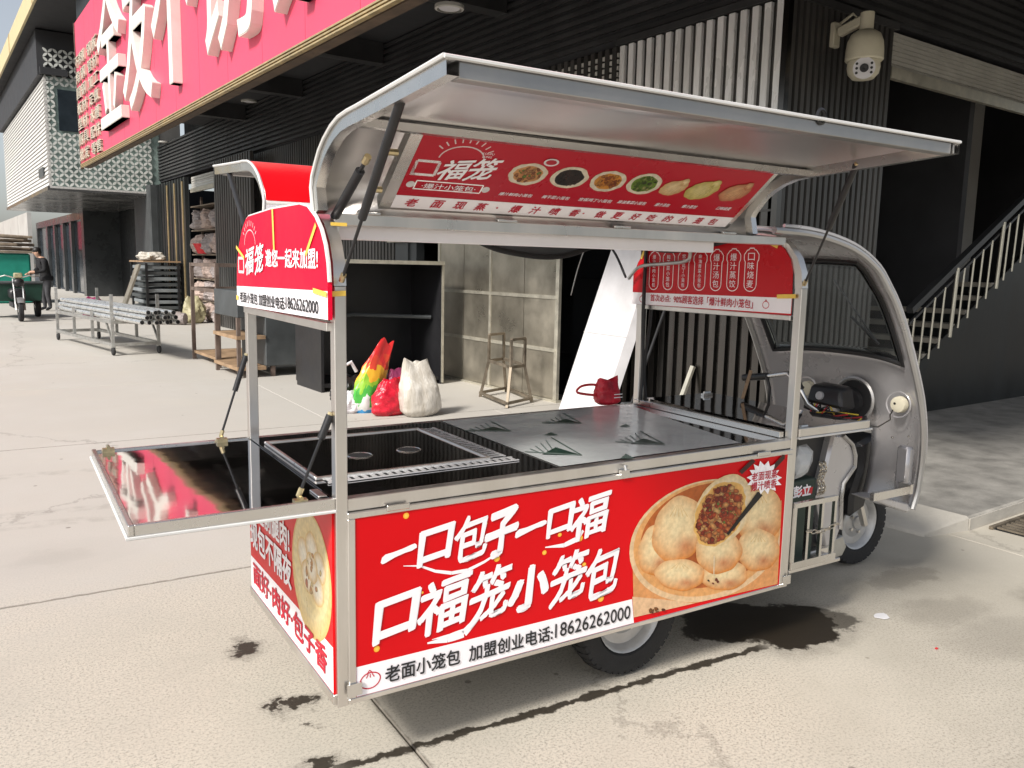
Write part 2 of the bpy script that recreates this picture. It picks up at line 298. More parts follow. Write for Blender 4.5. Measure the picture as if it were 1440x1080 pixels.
# ---------------------------------------------------------------- mesh helpers
ORG = {}
class MB:
    def __init__(s): s.v = []; s.f = []; s.mi = []; s.c = None
    def add(s, vs, fs, mi=0):
        o = len(s.v); s.v += [tuple(float(c) for c in p) for p in vs]
        s.f += [tuple(i+o for i in f) for f in fs]; s.mi += [mi]*len(fs); return s
    def hexa(s, P, mi=0):      # 8 points: bottom ring then top ring
        return s.add(P, [(3, 2, 1, 0), (4, 5, 6, 7), (0, 1, 5, 4), (1, 2, 6, 5), (2, 3, 7, 6), (3, 0, 4, 7)], mi)
    def box(s, a, b, mi=0):
        x0, y0, z0 = map(min, zip(a, b)); x1, y1, z1 = map(max, zip(a, b))
        return s.hexa([(x0, y0, z0), (x1, y0, z0), (x1, y1, z0), (x0, y1, z0), (x0, y0, z1), (x1, y0, z1), (x1, y1, z1), (x0, y1, z1)], mi)
    def bar(s, p, q, w, h=None, up=(0, 0, 1), mi=0):
        p, q = Vector(p), Vector(q); h = h or w; d = (q-p).normalized(); u = Vector(up)
        if abs(d.dot(u)) > .98: u = Vector((1, 0, 0))
        r = d.cross(u).normalized(); u = r.cross(d)
        P = []
        for e in (p, q): P += [e-r*w/2-u*h/2, e+r*w/2-u*h/2, e+r*w/2+u*h/2, e-r*w/2+u*h/2]
        return s.hexa(P, mi)
    def tube(s, pts, r, n=8, closed=False, mi=0):
        pts = [Vector(p) for p in pts]; k = len(pts); rs = r if isinstance(r, (list, tuple)) else [r]*k
        V = []; prev = None
        for i, p in enumerate(pts):
            if closed: d = pts[(i+1) % k]-pts[i-1]
            else: d = pts[min(i+1, k-1)]-pts[max(i-1, 0)]
            d.normalize()
            if prev is None:
                a = Vector((0, 0, 1)) if abs(d.z) < .9 else Vector((1, 0, 0)); a = (a-d*a.dot(d)).normalized()
            else: a = (prev-d*prev.dot(d)).normalized()
            prev = a; b = d.cross(a)
            V += [p+(a*math.cos(t)+b*math.sin(t))*rs[i] for t in (2*math.pi*j/n for j in range(n))]
        Fs = []
        for i in range(k if closed else k-1):
            for j in range(n):
                i2 = (i+1) % k; Fs.append((i*n+j, i*n+(j+1) % n, i2*n+(j+1) % n, i2*n+j))
        if not closed: Fs += [tuple(range(n))[::-1], tuple((k-1)*n+j for j in range(n))]
        return s.add(V, Fs, mi)
    def lathe(s, prof, c, axis=(0, 0, 1), n=24, mi=0, arc=(0, 2*math.pi), cap=False):   # prof: (radius, height)
        c, ax = Vector(c), Vector(axis).normalized()
        a = Vector((0, 0, 1)) if abs(ax.z) < .9 else Vector((1, 0, 0)); a = (a-ax*a.dot(ax)).normalized(); b = ax.cross(a)
        full = abs(arc[1]-arc[0]-2*math.pi) < 1e-6; m = n if full else n+1; V = []
        for r, h in prof:
            V += [c+ax*h+(a*math.cos(t)+b*math.sin(t))*r for t in (arc[0]+(arc[1]-arc[0])*j/n for j in range(m))]
        Fs = []
        for i in range(len(prof)-1):
            for j in range(n): j2 = (j+1) % m; Fs.append((i*m+j, i*m+j2, (i+1)*m+j2, (i+1)*m+j))
        if cap: Fs += [tuple(range(m))[::-1], tuple((len(prof)-1)*m+j for j in range(m))]
        return s.add(V, Fs, mi)
    def prism(s, poly, d, mi=0):     # poly: 3D points (planar), d: extrusion vector
        n = len(poly); d = Vector(d); P = [Vector(p) for p in poly]
        s.add(P+[p+d for p in P], [tuple(range(n))[::-1], tuple(range(n, 2*n))]+[(i, (i+1) % n, n+(i+1) % n, n+i) for i in range(n)], mi); return s
    def grid(s, G, mi=0, closed=False):
        r, c = len(G), len(G[0]); V = [p for row in G for p in row]
        return s.add(V, [(i*c+j, i*c+(j+1) % c, (i+1)*c+(j+1) % c, (i+1)*c+j) for i in range(r-1) for j in range(c if closed else c-1)], mi)
    def ico(s, c, r, sub=2, jit=0, seed=0, mi=0, squash=None):
        bm = bmesh.new(); bmesh.ops.create_icosphere(bm, subdivisions=sub, radius=1); rg = random.Random(seed)
        V = []
        for v in bm.verts:
            k = 1+jit*(rg.random()-.5); p = Vector((v.co.x*r[0]*k, v.co.y*r[1]*k, v.co.z*r[2]*k))
            V.append(Vector(c)+p)
        s.add(V, [tuple(v.index for v in f.verts) for f in bm.faces], mi); bm.free(); return s
    def mesh(s, name, mats, off=(0, 0, 0), smooth=True, bevel=0, normals=True):
        me = bpy.data.meshes.new(name); o = Vector(off)
        me.from_pydata([tuple(Vector(v)-o) for v in s.v], [], s.f)
        for m in mats: me.materials.append(m)
        me.polygons.foreach_set('material_index', s.mi)
        if s.c:
            at = me.color_attributes.new('Col', 'FLOAT_COLOR', 'POINT'); at.data.foreach_set('color', [x for c in s.c for x in (*c, 1)])
        if normals or bevel:
            bm = bmesh.new(); bm.from_mesh(me)
            bmesh.ops.recalc_face_normals(bm, faces=bm.faces)
            if bevel:
                bmesh.ops.remove_doubles(bm, verts=bm.verts, dist=1e-5)
                es = [e for e in bm.edges if len(e.link_faces) == 2 and e.calc_face_angle(0) > .6]
                bmesh.ops.bevel(bm, geom=es, offset=bevel, segments=1, affect='EDGES', clamp_overlap=True)
            bm.to_mesh(me); bm.free()
        if smooth:
            me.polygons.foreach_set('use_smooth', [True]*len(me.polygons)); me.set_sharp_from_angle(angle=R_(38))
        me.update(); return me
def link(o, parent=None):
    COL.objects.link(o)
    if parent is not None: o.parent = parent
    return o
def tag(o, label=None, cat=None, group=None, kind=None):
    for k, v in (('label', label), ('category', cat), ('group', group), ('kind', kind)):
        if v: o[k] = v
    return o
def thing(name, label, cat, org=(0, 0, 0), fr=None, group=None, rz=0.):
    o = bpy.data.objects.new(name, None); o.empty_display_size = .2
    o.matrix_world = (fr or FC) @ Matrix.Translation(org) @ Matrix.Rotation(rz, 4, 'Z'); link(o); ORG[o.name] = Vector(org)
    return tag(o, label, cat, group)
def part(mb, name, mat, parent, label=None, smooth=True, bevel=0, kind=None, normals=True):
    org = ORG[parent.name]; mats = [M[x] for x in (mat if isinstance(mat, (list, tuple)) else [mat])]
    o = bpy.data.objects.new(name, mb.mesh(name, mats, org, smooth, bevel, normals)); link(o, parent); ORG[o.name] = org
    return tag(o, label, None, None, kind)
def solo(mb, name, mat, label=None, cat=None, org=(0, 0, 0), fr=None, group=None, kind=None, smooth=True, bevel=0):
    mats = [M[x] for x in (mat if isinstance(mat, (list, tuple)) else [mat])]
    o = bpy.data.objects.new(name, mb.mesh(name, mats, org, smooth, bevel)); o.matrix_world = (fr or FC) @ Matrix.Translation(org); link(o); ORG[o.name] = Vector(org)
    return tag(o, label, cat, group, kind)
def share(src, name, parent, loc, rot=(0, 0, 0), scale=(1, 1, 1)):   # another piece with the same mesh
    o = bpy.data.objects.new(name, src); o.location = loc; o.rotation_euler = rot; o.scale = scale; link(o, parent); return o
def copy_tree(o, parent=None):
    c = o.copy(); COL.objects.link(c); c.parent = parent
    for ch in [x for x in SC.objects if x.parent == o]: copy_tree(ch, c)
    return c

# ---------------------------------------------------------------- lettering and print
_fc = bpy.data.curves.new('lettering', 'FONT'); _fo = bpy.data.objects.new('lettering_source', _fc); COL.objects.link(_fo)
def glyph(s, bold=0., res=3, extrude=0.):
    _fc.body = s; _fc.offset = bold; _fc.resolution_u = res; _fc.extrude = extrude; _fc.align_x = 'LEFT'
    bpy.context.view_layer.update()
    ev = _fo.evaluated_get(bpy.context.evaluated_depsgraph_get()); me = ev.to_mesh()
    v = np.array([x.co[:] for x in me.vertices]) if len(me.vertices) else np.zeros((0, 3)); f = [tuple(p.vertices) for p in me.polygons]; ev.to_mesh_clear()
    return v, f
def fat(w, f, r, asp=1., n=6):
    """thicken a glyph (unit box points w) with n shifted copies; returns points (x, y, layer) and faces"""
    V = [(x, y, 0) for x, y in w]; Fs = list(f); m = len(w)
    if r <= 0: return V, Fs
    for i in range(n):
        t = 2*math.pi*i/n; dx, dy = r*math.cos(t)/asp, r*math.sin(t)
        V += [(x+dx, y+dy, i+1) for x, y in w]; Fs += [tuple(k+m*(i+1) for k in q) for q in f]
    return V, Fs
class Plane:
    """a flat sign: point = O + a*R + b*U, n towards the viewer"""
    def __init__(s, O, R, U): s.O, s.R, s.U = [np.asarray(x, float) for x in (O, R, U)]; s.n = np.cross(s.R, s.U); s.n /= np.linalg.norm(s.n)
    def at(s, a, b, h=0.): return s.O+a*s.R+b*s.U+h*s.n
    def px(s, x, y):
        P = hit(x, y, s.n, s.n@s.O)-s.O; return np.array([P@s.R/(s.R@s.R), P@s.U/(s.U@s.U)])
    def box(s, x0, x1, y0, y1):
        xm, ym = (x0+x1)/2, (y0+y1)/2; c = s.px(xm, ym); b1 = s.px(xm, y0)[1]; b0 = s.px(xm, y1)[1]
        def at(px):
            lo, hi = c[0]-3, c[0]+3
            for _ in range(40):
                m = (lo+hi)/2
                if proj(s.at(m, c[1]))[0] < px: lo = m
                else: hi = m
            return lo
        return at(x0), at(x1), b0, b1
def text(pl, s, box, mat, parent, name='lettering', bold=.012, shear=0., h=.0025, rot=0., res=3, label=None):
    v, f = glyph(s, 0., res)
    if not len(v): return
    mn, mx = v.min(0), v.max(0); a0, a1, b0, b1 = box; w = (v[:, :2]-mn[:2])/np.maximum(mx[:2]-mn[:2], 1e-6)
    w, f = fat(w, f, bold, max(.2, (mx[0]-mn[0])/max(mx[1]-mn[1], 1e-6)))
    cx, cy = (a0+a1)/2, (b0+b1)/2; c, sn = math.cos(rot), math.sin(rot); V = []
    for x, y, ly in w:
        da = (x-.5)*(a1-a0)+shear*(y-.5)*(b1-b0); db = (y-.5)*(b1-b0)
        V.append(pl.at(cx+da*c-db*sn, cy+da*sn+db*c, h+ly*.00008))
    mb = MB(); mb.add(V, f); return part(mb, name, mat, parent, label, smooth=False, normals=False)
def brush(pl, chars, mat, parent, name='lettering', bold=.022, shear=.10, h=.0025, seed=1, rough=.012):
    """hand painted characters: (char, a0, a1, b0, b1); outline jittered a little like a dry brush"""
    rg = random.Random(seed); o = None
    for ch, a0, a1, b0, b1 in chars:
        mb = MB()
        v, f = glyph(ch, 0., 5); mn, mx = v.min(0), v.max(0); w = (v[:, :2]-mn[:2])/np.maximum(mx[:2]-mn[:2], 1e-6)
        V = []
        if ch == '一':
            w = [(0, .12), (.05, 0), (.14, .06), (.4, .3), (.7, .5), (.88, .56), (1, .72), (.99, .9), (.93, 1), (.84, .96), (.62, .82), (.34, .68), (.12, .62), (.03, .44)]; f = [tuple(range(14))]
        w, f = fat(w, f, bold*(2.3 if ch in '口子小' else 1.), 1., 10) if ch != '一' else ([(x, y, 0) for x, y in w], f)
        for x, y, ly in w:
            x += rg.uniform(-rough, rough); y += rg.uniform(-rough, rough)
            y2 = y+.17*(x-.5)*(1 if ch != '一' else 0); k = 1+.06*math.sin(5*x+3*y)
            V.append(pl.at((a0+a1)/2+((x-.5)*(a1-a0)*.97+shear*(y-.5)*(b1-b0))*k, (b0+b1)/2+(y2-.5)*(b1-b0)+0, h+ly*.00008))
        mb.add(V, f); o = part(mb, 'character', mat, parent, smooth=False, normals=False)
    return o
def clipq(P, Q):
    """P: (x, y, r, g, b) polygon clipped to the convex quad Q (x, y)"""
    ar = sum(Q[i-1][0]*Q[i][1]-Q[i][0]*Q[i-1][1] for i in range(len(Q))); sg = 1 if ar > 0 else -1
    for i in range(len(Q)):
        (ax, ay), (bx, by) = Q[i-1], Q[i]; side = lambda p: sg*((bx-ax)*(p[1]-ay)-(by-ay)*(p[0]-ax)); out = []
        for j in range(len(P)):
            p, q = P[j-1], P[j]; sp, sq = side(p), side(q)
            if (sp >= 0) != (sq >= 0): k = sp/(sp-sq); out.append(tuple(p[m]+(q[m]-p[m])*k for m in range(5)))
            if sq >= 0: out.append(q)
        P = out
        if not P: return []
    return P
class Print:
    """flat printed picture drawn with coloured shapes; coordinates through fn(x, y) -> (a, b)"""
    def __init__(s, pl, fn=None, clip=None): s.pl = pl; s.fn = fn or (lambda x, y: (x, y)); s.mb = MB(); s.mb.c = []; s.h = .0006; s.clip = clip
    def _face(s, P):
        if s.clip: P = clipq(P, s.clip)
        if len(P) < 3: return
        o = len(s.mb.v)
        for p in P: s.mb.v.append(tuple(s.pl.at(*s.fn(p[0], p[1]), s.h))); s.mb.c.append(p[2:5])
        s.mb.f.append(tuple(range(o, o+len(P)))); s.mb.mi.append(0)
    def up(s): s.h += .00004
    def poly(s, pts, col): c = srgb(*col); s._face([(x, y, *c) for x, y in pts]); s.up()
    def disc(s, cx, cy, rx, ry, cc, ce, rot=0., n=30, rings=5, jit=0., seed=0, pw=1.5, hx=0., hy=0.):
        rg = random.Random(seed); cc, ce = srgb(*cc), srgb(*ce); kk = [1+jit*(rg.random()-.5) for _ in range(n)]; c_, s_ = math.cos(rot), math.sin(rot)
        def pt(r, j):
            t = 2*math.pi*j/n; x, y = rx*r*math.cos(t)*kk[j % n], ry*r*math.sin(t)*kk[j % n]; k = r**pw
            x += hx*rx*(1-r); y += hy*ry*(1-r)
            return (cx+x*c_-y*s_, cy+x*s_+y*c_, *[cc[m]+(ce[m]-cc[m])*k for m in range(3)])
        for i in range(rings):
            for j in range(n):
                if i == 0: s._face([pt(0, j), pt(1/rings, j), pt(1/rings, j+1)])
                else: s._face([pt(i/rings, j), pt((i+1)/rings, j), pt((i+1)/rings, j+1), pt(i/rings, j+1)])
        s.up()
    def ball(s, cx, cy, rx, ry, hi, lo, brown, rot=0., n=40, rings=9, seed=0):
        """printed picture of a steamed bun: light crown, toasted side, uneven skin"""
        rg = random.Random(seed); hi, lo, brown = srgb(*hi), srgb(*lo), srgb(*brown); c_, s_ = math.cos(rot), math.sin(rot); ph = [rg.uniform(0, 6.28) for _ in range(6)]
        def pt(r, j):
            t = 2*math.pi*j/n; e = 1+.025*math.sin(3*t+ph[0])+.02*math.sin(7*t+ph[1]); x, y = rx*r*math.cos(t)*e, ry*r*math.sin(t)*e; X, Y = cx+x*c_-y*s_, cy+x*s_+y*c_
            dx, dy = (X-cx)/rx, (Y-cy)/ry; pl = .5+.5*math.sin(9*math.atan2(dy+.75, dx)+ph[2])
            k = min(1, max(0, .75*r**2.4+.28*(dy+.3*dx)+.10*pl*(1-r)+.05*math.sin(11*dx+ph[3])*math.sin(9*dy+ph[4]))); b = max(0, 1-math.hypot((dx-.25)/.55, (dy-.5)/.42))**1.2*.75
            col = [hi[m]+(lo[m]-hi[m])*k for m in range(3)]; return (X, Y, *[col[m]+(brown[m]-col[m])*b for m in range(3)])
        for i in range(rings):
            for j in range(n):
                if i == 0: s._face([pt(0, j), pt(1/rings, j), pt(1/rings, j+1)])
                else: s._face([pt(i/rings, j), pt((i+1)/rings, j), pt((i+1)/rings, j+1), pt(i/rings, j+1)])
        s.up()
    def blobs(s, cx, cy, rx, ry, cols, k, r0, r1, rot=0., seed=0):
        rg = random.Random(seed); c_, s_ = math.cos(rot), math.sin(rot)
        for i in range(k):
            a = rg.random()*6.283; q = math.sqrt(rg.random())*.93; x, y = rx*q*math.cos(a), ry*q*math.sin(a); r = rg.uniform(r0, r1); c = rg.choice(cols)
            s.disc(cx+x*c_-y*s_, cy+x*s_+y*c_, r, r*rg.uniform(.6, 1), c, tuple(max(0, v*.6) for v in c), rot=rg.random()*3, n=7, rings=1, jit=.5, seed=i+seed)
            s.h -= .00004*.9
        s.up()
    def stroke(s, pts, w, col):
        c = srgb(*col); ws = w if isinstance(w, (list, tuple)) else [w]*len(pts)
        for i in range(len(pts)-1):
            (x0, y0), (x1, y1) = pts[i], pts[i+1]; L = math.hypot(x1-x0, y1-y0) or 1; nx, ny = -(y1-y0)/L/2, (x1-x0)/L/2
            s._face([(x0+nx*ws[i], y0+ny*ws[i], *c), (x0-nx*ws[i], y0-ny*ws[i], *c), (x1-nx*ws[i+1], y1-ny*ws[i+1], *c), (x1+nx*ws[i+1], y1+ny*ws[i+1], *c)])
        s.up()
    def done(s, name, parent, label=None, mat='print'): return part(s.mb, name, mat, parent, label, smooth=False, normals=False, kind='stuff')

# ================================================================ THE SETTING
g = solo(MB().add([(-200, -200, -.014), (200, -200, -.014), (200, 200, -.014), (-200, 200, -.014)], [(0, 1, 2, 3)]), 'ground', 'joint', kind='structure')
ROWS = [-8.3, -4.9, -1.5, 1.9, 5.3, 8.7, 12.1, 15.5, 18.9, 22.3, 25.7, 29.1, 34, 40, 50, 70]
for r in range(len(ROWS)-1):
    xs = {2: [-10, -3.3, .272, 3.9, 8, 14], 4: [-10, -1.7, 1.86, 5.4, 9, 14]}.get(r, [-10, -5.2, -1.2+.3*(r % 2), 3.6, 8.2, 14])
    for c in range(len(xs)-1):
        part(MB().box((xs[c]+.003, ROWS[r]+.004, -.06), (xs[c+1]-.003, ROWS[r+1]-.004, 0)), 'concrete_slab', 'ground', g, smooth=False, bevel=.003)
# raised platform before the stairs, with its sloped apron
PZ = .085
o = solo(MB().box((4.98, 2.27, -.02), (14, 4.43, PZ)), 'platform', 'concrete_plat', org=(4.98, 2.3, 0), fr=FB, kind='structure', bevel=.012)
part(MB().hexa([(4.62, 2.34, -.02), (4.99, 2.262, -.02), (4.99, 4.43, -.02), (4.56, 4.43, -.02), (4.64, 2.36, .022), (4.992, 2.268, PZ+.003), (4.992, 4.43, PZ+.003), (4.58, 4.43, .022)]), 'apron', 'apron', o, bevel=.012)
part(MB().box((4.985, 2.262, -.02), (14, 2.269, PZ-.012)), 'kerb_face', 'apron', o)
gr = thing('drain_grate', 'rusty slotted drain grate in the yard beside the platform kerb', 'drain grate', (5.2, 2.05, 0), FB)
part(MB().box((5.14, 1.95, .001), (6.2, 2.2, .006)), 'pit', 'dark_hole', gr)
for i in range(18): part(MB().box((5.15+i*.058, 1.96, .007), (5.175+i*.058, 2.18, .018)), 'slat', 'rust_steel', gr, smooth=False)
part(MB().box((5.12, 1.93, .002), (6.22, 1.952, .02)).box((5.12, 2.192, .002), (6.22, 2.214, .02)), 'grate_frame', 'rust_steel', gr, smooth=False)

def corrug(a, b, z0, z1, nrm, pitch=.16, depth=.035, flat=.55):
    """ribbed sheet from a to b (x, y), ribs upright, standing out along nrm"""
    a, b, nr = Vector((*a, 0)), Vector((*b, 0)), Vector((*nrm, 0)); L = (b-a).length; d = (b-a)/L; n = max(1, round(L/pitch)); pt = L/n; P = []
    for i in range(n):
        s0 = i*pt; e = pt*(1-flat)/2*.35; f1 = pt*flat
        for s, h in ((s0, 0), (s0+pt-f1-e*2, 0), (s0+pt-f1-e, 1), (s0+pt-e, 1)): P.append(a+d*s+nr*depth*h)
    P.append(b.copy()); mb = MB()
    mb.grid([[(p.x, p.y, z0) for p in P], [(p.x, p.y, z1) for p in P]]); return mb

WQ, CP = 5.85, 4.45
bd = thing('shop_building', 'long dark shop building with deep canopy, ribbed metal column and slatted header', 'building', (WQ, CP, 0), FB)
cl = part(corrug((WQ, CP), (WQ, 6.43), 0, 2.8, (-1, 0), .125, .04), 'ribbed_column', 'corr', bd, 'shiny ribbed metal cladding of the corner column', smooth=False)
part(corrug((WQ, CP), (7.35, CP), 0, 3.7, (0, -1), .085, .03), 'ribbed_return', 'corr_dark', cl, smooth=False)
part(MB().box((WQ-.045, CP-.045, 0), (WQ+.012, CP+.01, 3.7)), 'corner_trim', 'corr', cl)
part(MB().box((WQ-.05, CP-.01, 2.76), (WQ+.0, 6.43, 2.8)), 'joint_trim', 'slat', cl)
for z_ in (1.22, 2.0): part(MB().box((WQ-.046, CP+.01, z_), (WQ-.0405, 6.43, z_+.018)), 'sheet_lap', 'corr_dark', cl)
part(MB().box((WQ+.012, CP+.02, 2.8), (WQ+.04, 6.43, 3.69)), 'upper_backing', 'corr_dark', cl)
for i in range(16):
    p_ = CP+.02+i*.1245; part(MB().box((WQ-.03, p_, 2.8), (WQ+.011, p_+.068, 3.69)), 'reflection_strip', 'strip', cl, smooth=False, bevel=.004)
part(MB().box((WQ+.05, CP+.04, 0), (7.35, 6.43, 3.69)), 'column_core', 'interior', cl)
part(MB().box((WQ-.05, CP-.05, 3.7), (7.4, 6.45, 3.76)), 'column_cap', 'slat', cl)
part(corrug((WQ, 11.2), (WQ, 19.5), 0, 3.7, (-1, 0), .11, .035), 'ribbed_wall', 'corr_dark', bd, smooth=False)
part(corrug((WQ-.25, 16.9), (WQ-.25, 19.5), 0, 3.7, (-1, 0), .16, .05), 'pilaster', 'corr_dark', bd, smooth=False)
part(corrug((WQ+.02, 6.43), (WQ+.02, 11.2), 1.9, 3.7, (-1, 0), .11, .035), 'ribbed_wall', 'corr_dark', bd, smooth=False)
part(corrug((WQ-.1, 22.4), (WQ-.1, 25.6), 0, 3.6, (-1, 0), .3, .08), 'pilaster', 'dark_wall', bd, smooth=False)
part(corrug((WQ-.35, 25.6), (WQ-.35, 27.7), 0, 3.6, (-1, 0), .1, .02), 'pilaster', 'grey_cab', bd, smooth=False)
part(MB().box((WQ-.35, 25.55, 0), (WQ+.1, 25.6, 3.6)), 'pilaster_side', 'grey_cab', bd)
for p_ in (22.7, 23.5, 24.3): part(MB().box((WQ-.2, p_, 0), (WQ-.17, p_+.07, 3.5)), 'gold_strip', 'gold', bd)
# slatted header walls and dark soffit behind the fascia
hw = part(MB().box((WQ+.04, CP, 3.72), (WQ+.3, 27.7, 4.75)), 'header_wall', 'soffit', bd)
for i in range(11):
    z = 3.78+i*.09
    part(MB().box((WQ-.01, CP-.02, z), (WQ+.035, 27.7, z+.045)), 'slat', 'slat', hw, smooth=False)
hw2 = part(MB().box((WQ+.3, CP+.04, 3.77), (15, CP+.3, 4.75)), 'header_wall', 'soffit', bd)
for i in range(11):
    z = 3.8+i*.09
    part(MB().box((WQ-.01, CP-.01, z), (15, CP+.035, z+.045)), 'slat', 'slat', hw2, smooth=False)
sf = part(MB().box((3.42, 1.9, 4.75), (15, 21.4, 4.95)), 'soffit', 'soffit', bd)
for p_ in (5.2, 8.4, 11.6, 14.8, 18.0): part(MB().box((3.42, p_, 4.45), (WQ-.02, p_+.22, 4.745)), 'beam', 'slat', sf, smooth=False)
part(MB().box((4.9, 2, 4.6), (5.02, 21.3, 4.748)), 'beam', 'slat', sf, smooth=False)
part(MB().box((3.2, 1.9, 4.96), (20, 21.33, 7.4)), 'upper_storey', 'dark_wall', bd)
part(MB().box((3.215, 1.9, 3.52), (3.34, 21.33, 4.94)), 'fascia_back', 'rust_wood', bd)
part(MB().box((3.2, 1.88, 3.49), (15, 2.1, 4.94)), 'fascia_return', 'dark_wall', bd)
# eave high above the sign
ev = part(MB().box((2.66, 8, 7.5), (6, 46, 7.9)), 'eave', 'soffit', bd)
part(MB().box((2.6, 8, 7.46), (2.655, 46, 7.98)), 'eave_fascia', 'beige', ev)
for p_ in (11, 17.5, 23.5, 29.5): part(MB().box((2.585, p_, 7.45), (2.598, p_+.04, 7.99)), 'joint_strip', 'gold', ev)
# dim interiors
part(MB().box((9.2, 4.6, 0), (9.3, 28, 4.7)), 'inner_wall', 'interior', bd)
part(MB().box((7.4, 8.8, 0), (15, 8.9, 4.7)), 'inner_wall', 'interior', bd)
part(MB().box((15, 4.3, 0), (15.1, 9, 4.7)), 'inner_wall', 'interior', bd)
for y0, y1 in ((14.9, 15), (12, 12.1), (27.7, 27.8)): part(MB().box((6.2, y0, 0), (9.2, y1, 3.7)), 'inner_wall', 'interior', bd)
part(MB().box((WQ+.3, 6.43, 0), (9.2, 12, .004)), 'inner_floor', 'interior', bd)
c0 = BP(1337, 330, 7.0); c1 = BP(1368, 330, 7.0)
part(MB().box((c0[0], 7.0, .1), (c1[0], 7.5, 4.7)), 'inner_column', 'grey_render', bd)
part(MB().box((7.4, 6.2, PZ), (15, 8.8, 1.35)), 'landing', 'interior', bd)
for k, (x, y) in enumerate(((1237, 128), (1246, 130))):
    c = BP(x, y, 8.5); part(MB().box((c[0]-.05, 8.45, c[2]-.03), (c[0]+.05, 8.5, c[2]+.03)), 'ceiling_lamp', 'white', bd)
# opening beside the column: pale slatted transom
tr = part(MB().box((WQ+.03, 6.45, 3.28), (WQ+.1, 7.6, 3.66)), 'transom', 'shutter', bd)
for i in range(6): part(MB().box((WQ-.005, 6.45, 3.29+i*.062), (WQ+.028, 7.6, 3.33+i*.062)), 'slat', 'shutter', tr, smooth=False)
part(MB().box((WQ-.03, 10.55, 0), (WQ+.1, 11.2, 1.9)).box((WQ-.06, 10.75, 0), (WQ-.031, 10.85, 1.9)), 'door_post', 'grey_cab', bd)
part(MB().box((WQ-.12, 7.1, 1.82), (WQ+.015, 11.3, 1.9)), 'lintel', 'bar', bd)
# far end of the row: black recess, glass shopfront, pale cladding
part(MB().box((6.6, 27.8, 0), (6.7, 36.6, 3.6)).box((5.9, 36.5, 0), (6.6, 36.6, 3.5)), 'recess_wall', 'black_wall', bd)
# ---- projecting bay with lattice front and white siding
by = thing('projecting_bay', 'white slatted upper bay with round petal lattice front and dark window', 'building', (3.03, 26, 0), FB)
part(MB().box((3.1, 26.08, 3.42), (6.5, 38.8, 6.3)), 'core', 'grey_render', by)
part(MB().box((2.9, 26.03, 6.3), (6.5, 39, 7.46)), 'upper_soffit_box', 'soffit', by)
part(MB().box((6.6, 21.4, 3.72), (6.7, 26.0, 7.4)), 'link_wall', 'black_wall', by)
part(MB().box((3.04, 26.04, 3.4), (5.9, 26.075, 6.95)), 'lattice_backing', 'lattice_back', by)
def petal_tile(s=.24):
    mb = MB(); h = s/2
    for k in range(4):
        ca, sa = math.cos(k*math.pi/2), math.sin(k*math.pi/2); P = []
        n = 5
        for j in range(n+1):
            t = math.pi/2*j/n; P.append((h-h*math.cos(t), h*math.sin(t)))       # arc from (0,0) to (h,h) bulging up
        for j in range(n-1, 0, -1):
            t = math.pi/2*j/n; P.append((h*math.sin(t), h-h*math.cos(t)))
        V = [((x*.92+.005)*ca-(y*.92+.005)*sa, 0, (x*.92+.005)*sa+(y*.92+.005)*ca) for x, y in P]
        mb.prism(V, (0, .02, 0))
    return mb.mesh('petal_tile', [M['lattice']], (0, 0, 0), smooth=False)
pm = petal_tile()
for i in range(11):
    for j in range(15):
        q_, z = 3.16+i*.24, 3.54+j*.24
        if .3+3.03 < q_ < 3.95 and 4.88 < z < 6.0: continue
        share(pm, 'petal_tile', by, (q_-3.03, 0, z))
wn = part(MB().box((3.34, 25.98, 4.9), (3.95, 26.02, 5.98)), 'window', 'glass_dark', by)
part(MB().box((3.04, 25.97, 3.36), (5.9, 26.03, 3.415)), 'bottom_trim', 'siding', by)
for i in range(27):
    z = 3.42+i*.106
    part(MB().hexa([(3.0, 26.0, z), (3.0, 38.8, z), (3.09, 38.8, z), (3.09, 26.0, z), (3.035, 26.0, z+.1), (3.035, 38.8, z+.1), (3.09, 38.8, z+.1), (3.09, 26.0, z+.1)]), 'slat', 'siding', by, smooth=False)
part(MB().box((2.98, 25.97, 3.3), (6.5, 38.83, 3.4)), 'underside', 'bay_under', by)
part(MB().box((2.95, 25.9, 6.32), (3.6, 39, 6.5)), 'top_soffit', 'soffit', by)
v0 = BQ(58, 243, 2.98); part(MB().box((2.965, v0[1]-.5, v0[2]-.12), (2.995, v0[1]+.5, v0[2]+.12)), 'vent', 'grey_cab', by)
# ---- shopfront under the bay
sh = thing('glass_shopfront', 'grey framed glass shopfront under the projecting white bay', 'shopfront', (5.4, 36.6, 0), FB)
part(MB().box((5.45, 36.6, .1), (5.5, 52, 3.0)), 'pane', 'glass_dark', sh)
for p_ in (36.6, 39.6, 42, 44.8, 47.5, 51.8): part(MB().box((5.32, p_, 0), (5.44, p_+.35, 3.1)), 'mullion', 'frame_grey', sh)
part(MB().box((5.3, 36.6, 3.0), (5.5, 52, 3.3)), 'header', 'frame_grey', sh)
part(MB().box((5.3, 36.2, 0), (6.6, 36.59, 3.3)), 'end_pier', 'frame_grey', sh)
fb = thing('pale_clad_building', 'pale panelled house end beyond the glass shopfront', 'building', (5.2, 53, 0), FB)
for i in range(4): part(MB().box((5.0, 53+i*5.2, 0), (5.2, 58.1+i*5.2, 3.9)), 'wall_panel', 'pale_clad', fb)
rb = thing('red_roofed_house', 'distant low house with dark red roof at the street end', 'building', (2, 80, 0), FB)
part(MB().box((-14, 80, 0), (4, 84, 2.2)), 'wall', 'grey_render', rb)
